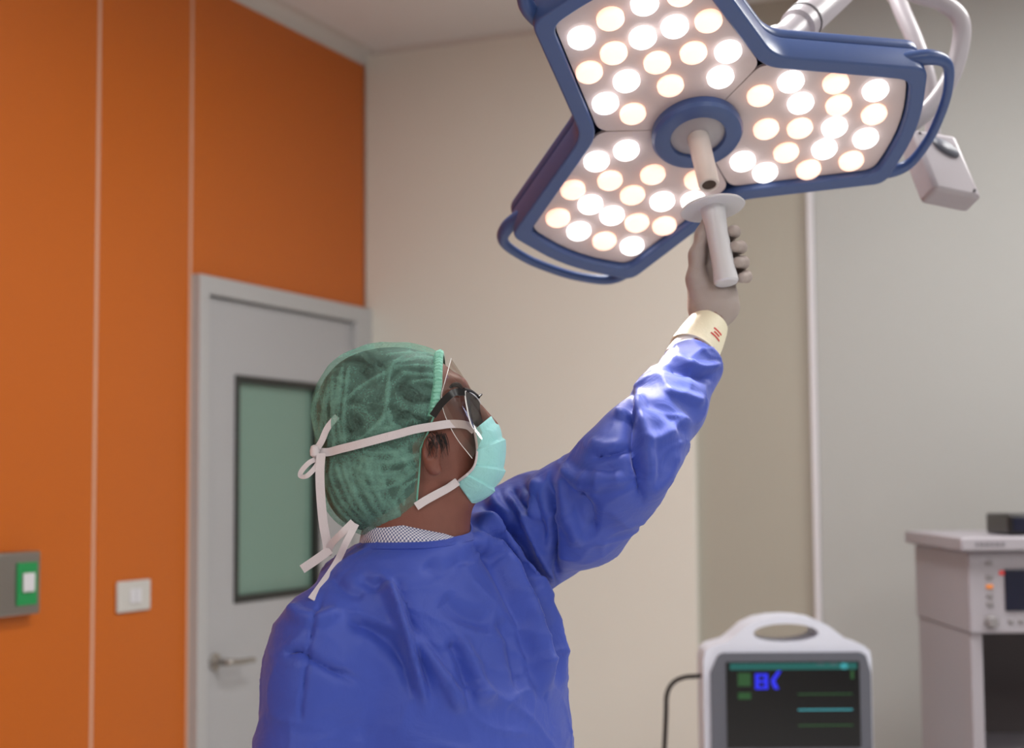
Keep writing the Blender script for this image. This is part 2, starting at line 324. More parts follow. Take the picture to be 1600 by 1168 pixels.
rbox('baseboard_left', (XL-.03, YF, 0), (XL+.012, yd0, .1), M['trim'], None, .004); rbox('baseboard_back', (XL, YB-.012, 0), (xa, YB, .1), M['trim'], None, .004)
def cove(name, a, b, n, s):
    V, F = [], []; prof = [(0, 0), (s, 0)]+[(s-s*math.sin(t), -s+s*math.cos(t)) for t in np.linspace(.15, math.pi/2, 6)]
    for p in (a, b):
        for u, v in prof: V.append((p[0]+n[0]*u, p[1]+n[1]*u, ZC+v))
    m = len(prof); F = [(i, (i+1) % m, m+(i+1) % m, m+i) for i in range(m)]+[tuple(range(m))[::-1], tuple(range(m, 2*m))]
    struct(name, V, F, M['trim'])
cove('trim_1', (XL, YF, 0), (XL, YB, 0), (1, 0), .05); cove('trim_2', (XL, YB, 0), (xa, YB, 0), (0, -1), .016)
# door with its frame and frosted window
dr = root('door_1', (XL, yd0, 0), None, None, room=True); dr['kind'] = 'structure'
def dbox(name, a, b, m, parent, bevel=.003): return rbox(name, a, b, m, parent, bevel)
dbox('door_frame', (XL-.03, yd0+.007, 0), (XL+.03, yd0+.055, zd), M['dframe'], dr); dbox('door_frame', (XL-.03, yd1-.095, 0), (XL+.03, YB, zd), M['dframe'], dr)
dbox('door_frame', (XL-.03, yd0+.055, zd-.055), (XL+.03, yd1-.095, zd), M['dframe'], dr)
lf0, lf1, zt = yd0+.058, yd1-.098, zd-.06
wy0, wy1, wz0, wz1 = 3.995, 4.50, 1.07, 1.772
for a, b in (((lf0, .01), (wy0, zt)), ((wy1, .01), (lf1, zt)), ((wy0, .01), (wy1, wz0)), ((wy0, wz1), (wy1, zt))):
    dbox('door_leaf', (XL-.03, a[0], a[1]), (XL+.006, b[0], b[1]), M['door'], dr, 0)
dbox('door_seal', (XL-.03, lf0, zt), (XL-.005, lf1, zt+.006), M['gasket'], dr, 0)
g = .022
for a, b in (((wy0, wz0), (wy0+g, wz1)), ((wy1-g, wz0), (wy1, wz1)), ((wy0+g, wz0), (wy1-g, wz0+g)), ((wy0+g, wz1-g), (wy1-g, wz1))):
    dbox('window_gasket', (XL-.03, a[0], a[1]), (XL+.012, b[0], b[1]), M['gasket'], dr)
dbox('window_pane', (XL-.028, wy0+g, wz0+g), (XL-.012, wy1-g, wz1-g), M['dglass'], dr, 0)
hy, hz = 3.893, .905
hd = struct('door_handle', *lathe((XL+.006, hy, hz), (1, 0, 0), [(.026, 0), (.026, .008), (.022, .011), (.011, .012), (.011, .05)], 24), M['steel'], dr)
struct('lever', *tube([(XL+.05, hy, hz), (XL+.062, hy+.006, hz), (XL+.064, hy+.03, hz-.002), (XL+.062, hy+.08, hz-.004), (XL+.06, hy+.135, hz-.006)], [.010, .010, .009, .0085, .008], 12, 5), M['steel'], hd)
# wall switches
s = root('light_switch', (XL, 3.506, 1.126), 'square ivory two-gang light switch on the orange wall panel next to the door', 'switch', room=True)
dbox('cover_plate', (XL, 3.434, 1.085), (XL+.010, 3.579, 1.170), M['cream'], s, .004)
for k in range(2): dbox('rocker', (XL+.010, 3.484+.026*k, 1.108), (XL+.014, 3.506+.026*k, 1.148), M['white'], s, .002)
s = root('exit_button', (XL, 3.03, 1.19), 'steel wall box with a green and white push button at the left edge', 'button', room=True)
dbox('back_box', (XL, 2.93, 1.113), (XL+.035, 3.094, 1.270), M['steel'], s, .006)
gp = dbox('green_plate', (XL+.035, 3.005, 1.137), (XL+.039, 3.078, 1.243), M['green'], s, .002); dbox('push_button', (XL+.039, 3.021, 1.17), (XL+.046, 3.062, 1.217), M['white'], gp, .003)
# recessed ceiling light panels, all above or behind the view
def ceiling_light(x, y, label):
    r = root('ceiling_light', (x, y, ZC), label, 'ceiling light', 'recessed ceiling panels', room=True); a, b = .3, .6
    for p, q in (((x-a, y-b), (x+a, y-b+.03)), ((x-a, y+b-.03), (x+a, y+b)), ((x-a, y-b+.03), (x-a+.03, y+b-.03)), ((x+a-.03, y-b+.03), (x+a, y+b-.03))):
        dbox('frame', (p[0], p[1], ZC-.012), (q[0], q[1], ZC), M['white'], r, .002)
    struct('diffuser', [(x-a+.03, y-b+.03, ZC-.005), (x-a+.03, y+b-.03, ZC-.005), (x+a-.03, y+b-.03, ZC-.005), (x+a-.03, y-b+.03, ZC-.005)], [(0, 1, 2, 3)], M['light'], r)
for x, y, l in ((-.95, 2.85, 'nearest the door'), (.35, 3.4, 'beyond the surgical lamp'), (2.5, 2.0, 'over the anaesthesia machine'), (-1.1, -.6, 'beside the orange wall'), (1.5, .4, 'over the right side of the room')):
    ceiling_light(x, y, 'recessed white ceiling light panel '+l)
# ------------------------------------------------------------ surgical lamp
LD = 2.6; C2L = lambda v: R3@np.array([v[0], v[1], -v[2]])           # (right, up, depth) -> L
th, ph = math.radians(54.42), math.radians(-83.16)
ncam = np.array([math.sin(th)*math.cos(ph), math.sin(th)*math.sin(ph), -math.cos(th)]); ucam = np.array([-ncam[2], 0, ncam[0]]); ucam /= np.linalg.norm(ucam); vcam = np.cross(ucam, ncam)
LN, LU, LV = C2L(ncam), C2L(ucam), C2L(vcam); LC = PL(1088.9, 207.1, LD)
if LV@C2L(np.array([0, 1, 0])) < 0: LV = -LV
def LP(V):                                                           # lamp plane coordinates (u, v, h towards the light) -> L
    V = np.asarray(V, float); return LC+np.outer(V[:, 0], LU)+np.outer(V[:, 1], LV)+np.outer(V[:, 2], LN)
AX = [math.radians(124-120*k) for k in range(3)]
def rot2(p, a): c, s = math.cos(a), math.sin(a); return (p[0]*c-p[1]*s, p[0]*s+p[1]*c)
def trefoil(off):
    """lamp outline, inner edge of the rim pushed out by off"""
    o = []
    for a in AX:
        c = math.cos(math.radians(60)); nr = .170+off*1.08
        lob = [(nr*c, nr*math.sin(math.radians(60))), (.342+off*.9, .112+off), (.366+off, 0), (.342+off*.9, -.112-off)]
        n0 = lob[0]; o.append((a, lob))
    pts, rad = [], []
    for a, lob in o:
        for p, r in zip(lob, (.03, .022, .07, .022)): pts.append(rot2(p, a)); rad.append(r)
    q = rounded(pts, rad, 6); return [tuple(x) for x in q]
lamp = root('surgical_lamp', PL(1345, -50, 2.82), 'blue-rimmed three-lobed surgical lamp with glowing round lenses, hung from the ceiling', 'lamp')
IN, OUT, MID = trefoil(0), trefoil(.026), trefoil(.016)
mesh('rim', *extrude2d([OUT, IN], -.045, .004, LP, .004), M['lblue'], lamp)
mesh('housing', *extrude2d([trefoil(.0255)], -.070, -.046, LP, .008), M['lblue'], lamp)
mesh('top_cover', *extrude2d([trefoil(.006)], -.092, -.068, LP, .010), M['lgrey'], lamp)
for k, a in enumerate(AX):                                            # one lens plate for each lobe, a thin seam between them
    g_ = .0009; c60, s60 = .5, math.sqrt(3)/2; rr = .168
    pl = [(.052*c60, .052*s60-g_), (rr*c60+.001, rr*s60-g_), (.339, .110), (.363, 0), (.339, -.110), (rr*c60+.001, -rr*s60+g_), (.052*c60, -.052*s60+g_)]
    pts = [rot2(p, a) for p in rounded(pl, [0, .02, .02, .07, .02, .02, 0], 5)]
    mesh('lens_plate', *extrude2d([pts], -.014, -.008, LP), M['lpanel'], lamp)
PAT = [(.121, 0), (.180, 0), (.241, 0)]
for a_, b_ in ((.095, .078), (.141, .108), (.2185, .103), (.2915, .084), (.1685, .0585), (.2355, .0525), (.3035, .029)): PAT += [(a_, b_), (a_, -b_)]
KIND = 'YYWYWWWYYWYWYYWYW'; protos = {}
def lens_mesh(kind):
    V, F = lathe((0, 0, 0), (0, 0, 1), [(.0218, 0), (.0218, .007), (.020, .0095), (.012, .0105), (.004, .0108)], 24)
    me = bpy.data.meshes.new('led_lens'); me.from_pydata([tuple(v) for v in V], [], F); me.polygons.foreach_set('use_smooth', [True]*len(me.polygons)); me.materials.append(M['ledw' if kind == 'W' else 'ledy']); return me
LM = {k: lens_mesh(k) for k in 'WY'}; RLAMP = Matrix(np.c_[LU, LV, LN].tolist()) if np.linalg.det(np.c_[LU, LV, LN]) > 0 else Matrix(np.c_[-LU, LV, LN].tolist())
for a in AX:
    for p, kd in zip(PAT, KIND):
        q = rot2(p, a); o = bpy.data.objects.new('led_lens', LM[kd]); COL.objects.link(o); o.parent = lamp
        o.matrix_local = Matrix.Translation(Vector(LP([(q[0], q[1], -.008)])[0]-BASE[lamp.name])) @ RLAMP.to_4x4()
def LZ(prof, seg=40, c=(0, 0), closed=False): return lathe(LP([(c[0], c[1], 0)])[0], LN, prof, seg, closed)
mesh('hub_ring', *LZ([(.046, -.012), (.076, -.012), (.078, .006), (.074, .012), (.066, .015), (.048, .013), (.046, .009)], 48, closed=True), M['lblue'], lamp)
hb = mesh('hub_disc', *LZ([(.046, -.012), (.046, .006), (.03, .010), (.019, .012)]), M['lgrey'], lamp)
mesh('handle_post', *LZ([(.0185, .010), (.0175, .118), (.0165, .121), (.0120, .121), (.0120, .09), (.001, .09)], 28), M['shaft'], lamp)
mesh('bore_shade_plug', *LZ([(.0119, .10), (.0119, .119)], 24), M['hole'], lamp)  # dark plug in the post's mouth, its colour stands in for shade
for a in AX:                                                          # grab rail round the end of each lobe
    E_ = .026; pts = [(.315, .150), (.372, .150), (.409, .128), (.427, .06), (.430, 0), (.427, -.06), (.409, -.128), (.372, -.150), (.315, -.150)]
    pts = [(.325, .128), (.376, .136), (.412, .118), (.430, .06), (.434, 0), (.430, -.06), (.412, -.118), (.376, -.136), (.325, -.128)]
    mesh('grab_rail', *tube(LP([(*rot2(p, a), -.026) for p in pts]), [.014, .013, .0095, .0085, .0085, .0085, .0095, .013, .014], 14, 6), M['lblue'], lamp)
# joint, arm, yoke and ceiling column of the lamp
J = LP([(*rot2((.168, 0), math.radians(64)), -.03)])[0]
A1, A2, A3 = PL(1212, 74, 2.56), PL(1258, 28, 2.66), PL(1345, -50, 2.82); ad = unit(A3-A1)
mesh('joint_collar', *lathe(A1, ad, [(.016, -.03), (.034, -.02), (.037, .0), (.033, .018), (.026, .024)], 28), M['lgrey'], lamp)
mesh('arm', *lathe(A1, ad, [(.026, .0), (.026, .085), (.032, .092), (.033, np.linalg.norm(A3-A1)), (.02, np.linalg.norm(A3-A1)+.02)], 28), M['lgrey'], lamp)
mesh('arm_groove', *lathe(A1, ad, [(.0325, .118), (.0336, .118), (.0336, .122), (.0325, .122)], 28, True), M['seam'], lamp)
mesh('yoke', *tube([LP([(0, 0, -.085)])[0], LP([(.06, .0, -.12)])[0], PL(1330, 238, 2.78), PL(1428, 190, 2.80), PL(1478, 135, 2.82), PL(1500, 75, 2.83), PL(1500, 30, 2.83), PL(1470, 3, 2.83), PL(1425, -12, 2.83), A3], .0165, 16, 8), M['lgrey'], lamp)
top = A3.copy(); top[2] = ZC
mesh('ceiling_column', *tube([A3-np.array([0, 0, .03]), top-np.array([0, 0, .002])], .034, 24), M['lgrey'], lamp)
mesh('ceiling_flange', *lathe(top, (0, 0, -1), [(.11, .001), (.11, .02), (.07, .05), (.036, .06)], 32), M['lgrey'], lamp)
for a in AX:                                                          # the lamp's own beams
    l = bpy.data.lights.new('lamp_beam', 'SPOT'); l.energy = LAMP_WATTS; l.spot_size = math.radians(34); l.spot_blend = .5; l.shadow_soft_size = .09; l.color = (1, .92, .82)
    o = bpy.data.objects.new('lamp_beam', l); COL.objects.link(o); o.parent = lamp; p = LP([(*rot2((.22, 0), a), .012)])[0]; tgt = LP([(0, 0, 1.05)])[0]
    o.matrix_local = Matrix.Translation(Vector(p-BASE[lamp.name])) @ Vector(tgt-p).to_track_quat('-Z', 'Y').to_matrix().to_4x4()
# control box on its own hanging arm
cb = root('control_box', PL(1395, -80, 3.0), 'white lamp control box with a small oval display on a slim hanging arm', 'control box')
tp = PL(1392, -60, 3.03); tt = tp.copy(); tt[2] = ZC
mesh('hanging_arm', *tube([tt-np.array([0, 0, .002]), tp, PL(1403, 0, 2.98), PL(1432, 70, 2.93), PL(1452, 135, 2.91), PL(1458, 215, 2.90)], [.017, .017, .0165, .016, .016, .014], 14, 6), M['lgrey'], cb)
mesh('arm_flange', *lathe(tt, (0, 0, -1), [(.06, .001), (.06, .012), (.02, .03)], 28), M['lgrey'], cb)
f4 = [PL(1425, 200, 2.86), PL(1494, 211, 2.86), PL(1536, 309, 2.80), PL(1462, 294, 2.80)]; bk = PL(1402, 226, 2.91)-f4[0]
bx = mesh('case', f4+[p+bk for p in f4], [(0, 3, 2, 1), (4, 5, 6, 7), (0, 1, 5, 4), (1, 2, 6, 5), (2, 3, 7, 6), (3, 0, 4, 7)], M['lgrey'], cb, bevel=.008)
cn = unit(np.cross(f4[1]-f4[0], f4[3]-f4[0])); cn = cn if cn@(np.array([0, 0, CAMZ])-f4[0]) > 0 else -cn
def onbox(u, v, h): return f4[0]+(f4[1]-f4[0])*u+(f4[3]-f4[0])*v+cn*h
mesh('oval_display', [onbox(.55, .13, .001)]+[onbox(.62+.26*math.cos(t)*(1 if abs(math.cos(t)) < 9 else 1), .26+.13*math.sin(t)+.16*math.cos(t)*.4, .0015) for t in np.linspace(0, 2*math.pi, 24, endpoint=False)], [tuple(range(1, 25))], M['mong'], cb, solid=.002)
for u, v in ((.14, .07), (.9, .93)): mesh('screw', *lathe(onbox(u, v, 0), cn, [(.003, 0), (.003, .0015), (.001, .002)], 10), M['seam'], cb)
# sterile lamp handle held in the hand
HA, HB = PL(1113, 322, 2.46), PL(1135, 441, 2.42)
sh = root('sterile_lamp_handle', HB, 'white plastic sterile lamp handle with a round flange, gripped in the gloved hand', 'lamp handle')
hx = unit(HB-HA); HL = np.linalg.norm(HB-HA)
mesh('flange', *lathe(HA, hx, [(.012, -.006), (.030, -.005), (.050, .001), (.0525, .004), (.051, .0055), (.03, .003), (.019, .004)], 40), M['white'], sh)
mesh('grip', *lathe(HA, hx, [(.0205, .001), (.0195, .012), (.0175, .04), (.0175, HL*.8), (.0195, HL*.95), (.0195, HL-.001), (.0165, HL+.002)], 28), M['white'], sh)
# ------------------------------------------------------------ the surgeon
HD = 2.2
def h(px, py, dd=0): return PL(px, py, HD+dd)
FACE = np.array([.72, -.69, 0]); SHO = np.array([.69, .72, 0])        # chest direction, direction of the left shoulder
feet = h(690, 900, .03); feet[2] = 0
person = root('person', feet, 'person in blue gown, green hair cap, mask and glasses, reaching up with one gloved hand', 'person')
# --- hand on the handle (left)
def hpt(px, py, d): return PL(px, py, d)
def hand_left(p, g=0.0):
    W = hpt(1106, 512, 2.44); K = [hpt(1107, 378, 2.474), hpt(1112, 396, 2.478), hpt(1120, 416, 2.476), hpt(1128, 434, 2.470)]
    d = rc(p, W, hpt(1110, 478, 2.455), .026+g, .030+g)
    d = smin(d, rc(p, hpt(1112, 478, 2.455), K[1]+np.array([.004, .004, 0]), .028+g, .014+g), .02)
    d = smin(d, rc(p, hpt(1130, 478, 2.455), K[3]+np.array([.004, 0, 0]), .026+g, .016+g), .02)
    d = smin(d, rc(p, K[0], K[3], .013+g, .013+g), .015)
    tips = [((1140, 366, 2.478), (1147, 362, 2.458), (1144, 361, 2.444)), ((1149, 388, 2.478), (1157, 386, 2.452), (1148, 385, 2.434)),
            ((1154, 410, 2.474), (1161, 410, 2.448), (1152, 410, 2.430)), ((1156, 430, 2.468), (1166, 432, 2.446), (1159, 434, 2.428))]
    f = None
    for k, t in zip(K, tips):
        r = .0098+g if t[0][1] != 430 else .009+g
        e = chain(p, [(k, r+.002), (hpt(*t[0]), r+.0008), (hpt(*t[1]), r), (hpt(*t[2]), r-.0005)], .006); f = e if f is None else smin(f, e, .002)
    d = smin(d, f, .006)
    thb = chain(p, [(hpt(1098, 476, 2.450), .024+g), (hpt(1088, 436, 2.452), .0150+g), (hpt(1089, 398, 2.456), .0118+g), (hpt(1098, 366, 2.460), .0105+g), (hpt(1105, 346, 2.464), .0092+g)], .012)
    return smin(d, thb, .012)
def rng(a, b, s): return np.arange(a, b+s, s)
def grid(c0, c1, s): return [rng(c0[i], c1[i], s) for i in range(3)]
c = hpt(1115, 430, 2.45); V, F = nets(hand_left, *grid(c-[.10, .075, .115], c+[.10, .075, .11], .0022))
V = relax(V, F, 2, .4); glv = mesh('glove', V, F, M['glove'], person, smooth=180)
tag(glv, 'greyish latex glove, fingers closed round the handle')
w0, w1 = hpt(1108, 507, 2.44), hpt(1078, 560, 2.40); wd = unit(w1-w0); wl_ = np.linalg.norm(w1-w0)
gc = mesh('glove_cuff', *lathe(w0, wd, [(.027, -.004), (.0305, -.003), (.0325, .004), (.0345, .015), (.037, .03), (.0395, wl_*.72), (.0405, wl_*.80), (.038, wl_*.82), (.030, wl_*.5)], 36), M['cuff'], glv)
for a, l_, hh in ((-.35, .018, .36), (-.30, .012, .44), (-.42, .020, .52)):         # red size print on the cuff
    tc_ = unit(np.cross(wd, [0, 0, 1])); tn = np.array([0, -1, 0.]); tn = unit(tn-wd*(tn@wd)); ts = np.cross(wd, tn); ts = ts if ts[0] > 0 else -ts
    pts = []
    for u in np.linspace(-.5, .5, 6):
        ang = .42+u*l_/.037; pts.append((ang, hh))
    R_ = .0405
    Pn = [tn*math.cos(x)+ts*math.sin(x) for x, _ in pts]
    rr_ = .0305+.0105*hh/.72
    mesh('red_print', *ribbon([w0+wd*wl_*y+q*(np.interp(wl_*y, [.004, .015, .03, wl_*.72], [.0325, .0345, .037, .0395])+.0003) for q, (x, y) in zip(Pn, pts)], .0026, Pn, .0004, 0), M['red'], gc)
mesh('knit_cuff', *lathe(w0, wd, [(.028, wl_*.6), (.036, wl_*.72), (.0375, wl_*.9), (.039, wl_*1.15), (.03, wl_*1.3)], 32), M['knit'], person)
# --- gown
ZT = lambda py: h(680, py)[2]
TC = np.array([h(690, 900, .03)[0], h(690, 900, .03)[1]])
zt_ = np.array([.0, .36, .8, 1.0, ZT(1068), ZT(980), ZT(930), ZT(890), ZT(865), ZT(845)]); ra_ = np.array([.27, .255, .23, .215, .203, .188, .172, .140, .095, .05]); rb_ = np.array([.24, .225, .19, .172, .155, .132, .118, .098, .075, .05])
cx_ = np.array([TC[0]+.0]*4+[h(690, 1068, .03)[0], h(682, 980)[0], h(675, 930)[0], h(660, 890)[0], h(650, 865)[0], h(648, 845)[0]]); cy_ = np.array([TC[1]]*5+[h(682, 980, .02)[1], h(675, 930, .02)[1], h(660, 890, .01)[1], h(650, 865)[1], h(648, 845)[1]])
SR, SL = PL(508, 1006, 2.10), PL(838, 828, 2.36)
def torso(p, s=1.0, g=0.0):
    z = p[:, 2]; ra = np.interp(z, zt_, ra_)*s+g; rb = np.interp(z, zt_, rb_)*s+g; qx = p[:, 0]-np.interp(z, zt_, cx_); qy = p[:, 1]-np.interp(z, zt_, cy_)
    a = qx*SHO[0]+qy*SHO[1]; b = qx*FACE[0]+qy*FACE[1]; e = (np.sqrt((a/ra)**2+(b/rb)**2)-1)*np.minimum(ra, rb)
    return np.maximum(e, (z-ZT(845))*.8)
ARM_L = [(PL(800, 850, 2.33), .082), (SL, .080), (PL(905, 800, 2.29), .077), (PL(968, 735, 2.23), .066), (PL(1006, 688, 2.25), .057), (PL(1046, 633, 2.31), .051), (PL(1088, 562, 2.385), .0435)]
ARM_R = [(SR, .065), (PL(494, 1070, 2.08), .067), (PL(478, 1200, 2.06), .068), (PL(500, 1330, 2.0), .058), (PL(560, 1440, 1.94), .046)]
_t = math.radians(12); DISC = np.array([[math.cos(_t), 0, math.sin(_t)], [0, 1, 0], [-math.sin(_t), 0, math.cos(_t)]])
def gown_sdf(p):
    d = torso(p)
    d = smin(d, rc(p, h(622, 922, -.02), SR, .060, .066), .05)
    d = smin(d, ell(p, h(630, 873, .0), (.112, .090, .027), DISC), .03)
    d = smin(d, rc(p, h(680, 890, .05), PL(800, 846, 2.33), .055, .080), .05)
    d = smin(d, chain(p, ARM_L, .025), .022)
    d = smin(d, chain(p, ARM_R, .03), .03)
    cut = (p-PL(1088, 562, 2.385).astype(np.float32))@unit(PL(1088, 562, 2.385)-PL(1046, 635, 2.31)).astype(np.float32)
    near = sph(p, PL(1088, 562, 2.385), .12); d = np.where(near < 0, np.maximum(d, cut), d)
    e2 = ARM_R[-1][0]; cut = (p-e2.astype(np.float32))@unit(e2-ARM_R[-2][0]).astype(np.float32); near = sph(p, e2, .12); d = np.where(near < 0, np.maximum(d, cut), d)
    return np.maximum(d, .36-p[:, 2])
def spaced(*seg):
    out = [seg[0][0]]
    for a, b, s in seg: out += list(np.linspace(a, b, max(2, int(round((b-a)/s))+1))[1:])
    return np.array(out)
X = spaced((-.62, -.40, .02), (-.40, .36, .0042)); X = rng(PL(400, 1000, 2.1)[0], PL(1150, 600, 2.4)[0]+.03, .0038)
Y = rng(1.86, 2.56, .0044); zmid = ZT(1180); Z = np.r_[rng(.33, zmid-.016, .016), rng(zmid, PL(1088, 530, 2.4)[2]+.02, .0038)]
V, F = nets(gown_sdf, X, Y, Z); V = relax(V, F, 3, .5)
GF = [  # cloth folds: line, half width px, height m, skew
 ([(606, 905), (618, 935), (634, 985), (650, 1040), (668, 1100)], 12, .014, .9), ([(640, 985), (668, 1020), (700, 1068), (720, 1110)], 11, .008, .6),
 ([(545, 962), (590, 985), (630, 1030), (655, 1090)], 20, -.010, 0), ([(545, 955), (585, 968), (620, 985)], 10, .006, 0),
 ([(742, 838), (775, 880), (808, 945), (832, 1010), (850, 1080)], 12, .016, -.9), ([(700, 1000), (720, 1030), (735, 1090)], 16, -.008, 0), ([(715, 990), (745, 1050), (760, 1100)], 14, .007, .3),
 ([(735, 812), (775, 840), (810, 890), (850, 975), (885, 1080)], 13, .017, -.7), ([(760, 800), (800, 830), (838, 890), (868, 960), (892, 1050)], 12, -.013, 0), ([(790, 775), (822, 815), (845, 870), (862, 915)], 10, .009, -.6),
 ([(745, 822), (785, 858), (795, 872)], 8, .006, 0), ([(858, 752), (862, 800), (866, 860), (872, 910)], 8, -.012, 0), ([(845, 748), (832, 775), (842, 815)], 9, .008, 0), ([(820, 757), (838, 790), (850, 850)], 9, -.006, 0),
 ([(765, 765), (775, 790), (800, 812)], 12, .007, 0), ([(800, 760), (812, 785), (830, 800)], 9, -.006, 0),
 ([(882, 726), (905, 745), (950, 748), (975, 740)], 11, .008, .5), ([(880, 735), (888, 800), (905, 850)], 14, .007, .4), ([(900, 760), (925, 790), (930, 830)], 12, -.006, 0),
 ([(922, 688), (942, 700), (968, 696)], 11, .004, 0), ([(925, 715), (955, 708), (985, 700)], 9, -.006, 0), ([(960, 650), (990, 640), (1000, 620)], 10, .007, 0), ([(985, 600), (988, 640), (993, 700), (1003, 775)], 10, -.011, .6),
 ([(1000, 640), (1012, 700), (1010, 770)], 12, .007, 0), ([(1010, 770), (1035, 745), (1060, 700)], 12, .006, .4), ([(1005, 690), (1040, 680), (1075, 650)], 14, .005, 0), ([(1000, 625), (1040, 640), (1070, 680)], 12, -.006, 0),
 ([(985, 605), (1005, 585), (1030, 560)], 9, .009, -.5), ([(1040, 572), (1075, 582), (1112, 592)], 8, -.006, .4), ([(1050, 558), (1090, 575), (1125, 570)], 7, .006, 0), ([(1035, 610), (1075, 620), (1100, 628)], 10, .004, 0),
 ([(506, 925), (488, 985), (474, 1075), (470, 1130)], 3.5, -.004, 0), ([(455, 945), (470, 960), (500, 965), (530, 950)], 14, .007, .4), ([(446, 1022), (470, 1016), (500, 1035), (560, 1062)], 10, -.006, .4), ([(560, 900), (585, 915), (600, 905)], 14, -.005, 0),
 ([(520, 905), (545, 925), (570, 930)], 12, -.004, 0), ([(660, 880), (690, 900), (720, 880)], 18, -.004, 0), ([(690, 930), (720, 960), (770, 975)], 22, -.006, 0), ([(780, 960), (800, 1010), (815, 1080)], 14, -.007, 0)]
GF = [(a, b*.72, c_*1.55, d_) for a, b, c_, d_ in GF]
V, _ = folds(V, F, GF)
nz = np.zeros(len(V))
for k in range(26):                                                   # soft irregular sag all round the cloth
    kv = RNG.normal(size=3)*np.array([16, 16, 9]); nz += np.sin(V@kv+RNG.uniform(0, 6.3))/26**.5
cr = np.zeros(len(V))
for q_ in range(3):                                                   # crisp crumples where the stiff cloth has been creased
    n1 = sum(np.sin(V@(RNG.normal(size=3)*(20+9*q_))+RNG.uniform(0, 6.3)) for k in range(7))/7**.5; m1 = sum(np.sin(V@(RNG.normal(size=3)*11)+RNG.uniform(0, 6.3)) for k in range(5))/5**.5
    cr += np.exp(-np.abs(n1)/.22)*np.clip(m1+.3, 0, 1)
V = V+vnormals(V, F)*(nz*.0018+cr*.0038)[:, None]; V = relax(V, F, 1, .25)
gown = mesh('gown', V, F, M['gown'], person, smooth=180); tag(gown, 'long-sleeved blue surgical gown with folds')
# --- body: one continuous figure under the clothes
def head_sdf(p):
    d = ell(p, h(622, 650), (.088, .074, .082))
    d = smin(d, sph(p, h(656, 623), .0605), .02)
    d = smin(d, ell(p, h(688, 676), (.058, .060, .055)), .02)
    d = smin(d, rc(p, h(690, 702), h(742, 745), .050, .030), .025)
    d = smin(d, rc(p, h(729, 622), h(766, 667), .010, .0125), .014)
    d = smin(d, rc(p, h(716, 602, -.022), h(716, 602, .022), .012, .012), .018)
    for s in (-1, 1):
        eye = sph(p, h(726, 632, s*.031), .0115); d = smax(d, -sph(p, h(737, 634, s*.031), .011), .01); d = smin(d, eye, .004)
        d = smin(d, sph(p, h(712, 668, s*.036), .020), .02)
        er = ell(p, h(674, 706, s*.073), (.013, .012, .027), None); er = smax(er, -ell(p, h(671, 702, s*.086), (.0065, .010, .014)), .004)
        er = smin(er, sph(p, h(681, 733, s*.070), .0085), .008); d = smin(d, er, .005)
    d = smin(d, rc(p, h(630, 735), h(645, 880), .060, .068), .03)
    d = smin(d, rc(p, h(692, 742), h(672, 850), .042, .056), .03)
    return d
LEGS = [[(h(690, 900)+SHO*s*.085-np.array([0, 0, h(690, 900)[2]-.86]), .085), (h(690, 900)+SHO*s*.09-np.array([0, 0, h(690, 900)[2]-.47]), .055), (h(690, 900)+SHO*s*.09-np.array([0, 0, h(690, 900)[2]-.09]), .036), (h(690, 900)+SHO*s*.10+FACE*.11-np.array([0, 0, h(690, 900)[2]-.045]), .026)] for s in (-1, 1)]
HR = ARM_R[-1][0]; HRd = unit(ARM_R[-1][0]-ARM_R[-2][0])
def body_sdf(p):
    d = np.minimum(head_sdf(p), 9); t = smin(torso(p, .84, -.004), rc(p, h(640, 915), SR, .045, .05), .03); t = smin(t, rc(p, h(680, 905, .04), SL, .04, .055), .03)
    t = np.maximum(t, .82-p[:, 2]); d = smin(d, t, .03)
    d = smin(d, chain(p, [(SL, .05), (ARM_L[3][0], .042), (ARM_L[5][0], .034), (hpt(1108, 505, 2.44), .024), (hpt(1112, 460, 2.455), .022)], .02), .02)
    d = smin(d, chain(p, [(SR, .05), (ARM_R[2][0], .042), (HR, .027), (HR+HRd*.09, .024)], .02), .02)
    for L in LEGS: d = smin(d, chain(p, L, .03), .04)
    return d
zs = h(640, 880)[2]
X = spaced((PL(415, 1000, 2.1)[0], h(560, 700)[0], .013), (h(560, 700)[0], h(790, 700)[0], .0026), (h(790, 700)[0], PL(1150, 600, 2.4)[0]+.03, .013))
Y = spaced((1.86, HD-.10, .012), (HD-.10, HD+.12, .003), (HD+.12, 2.58, .012)); Z = spaced((-.01, zs, .016), (zs, h(640, 540)[2], .0026), (h(640, 540)[2], PL(1110, 440, 2.45)[2]+.03, .012))
V, F = nets(body_sdf, X, Y, Z); V = relax(V, F, 1, .5)
body = mesh('body', V, F, M['skin'], person, smooth=180)
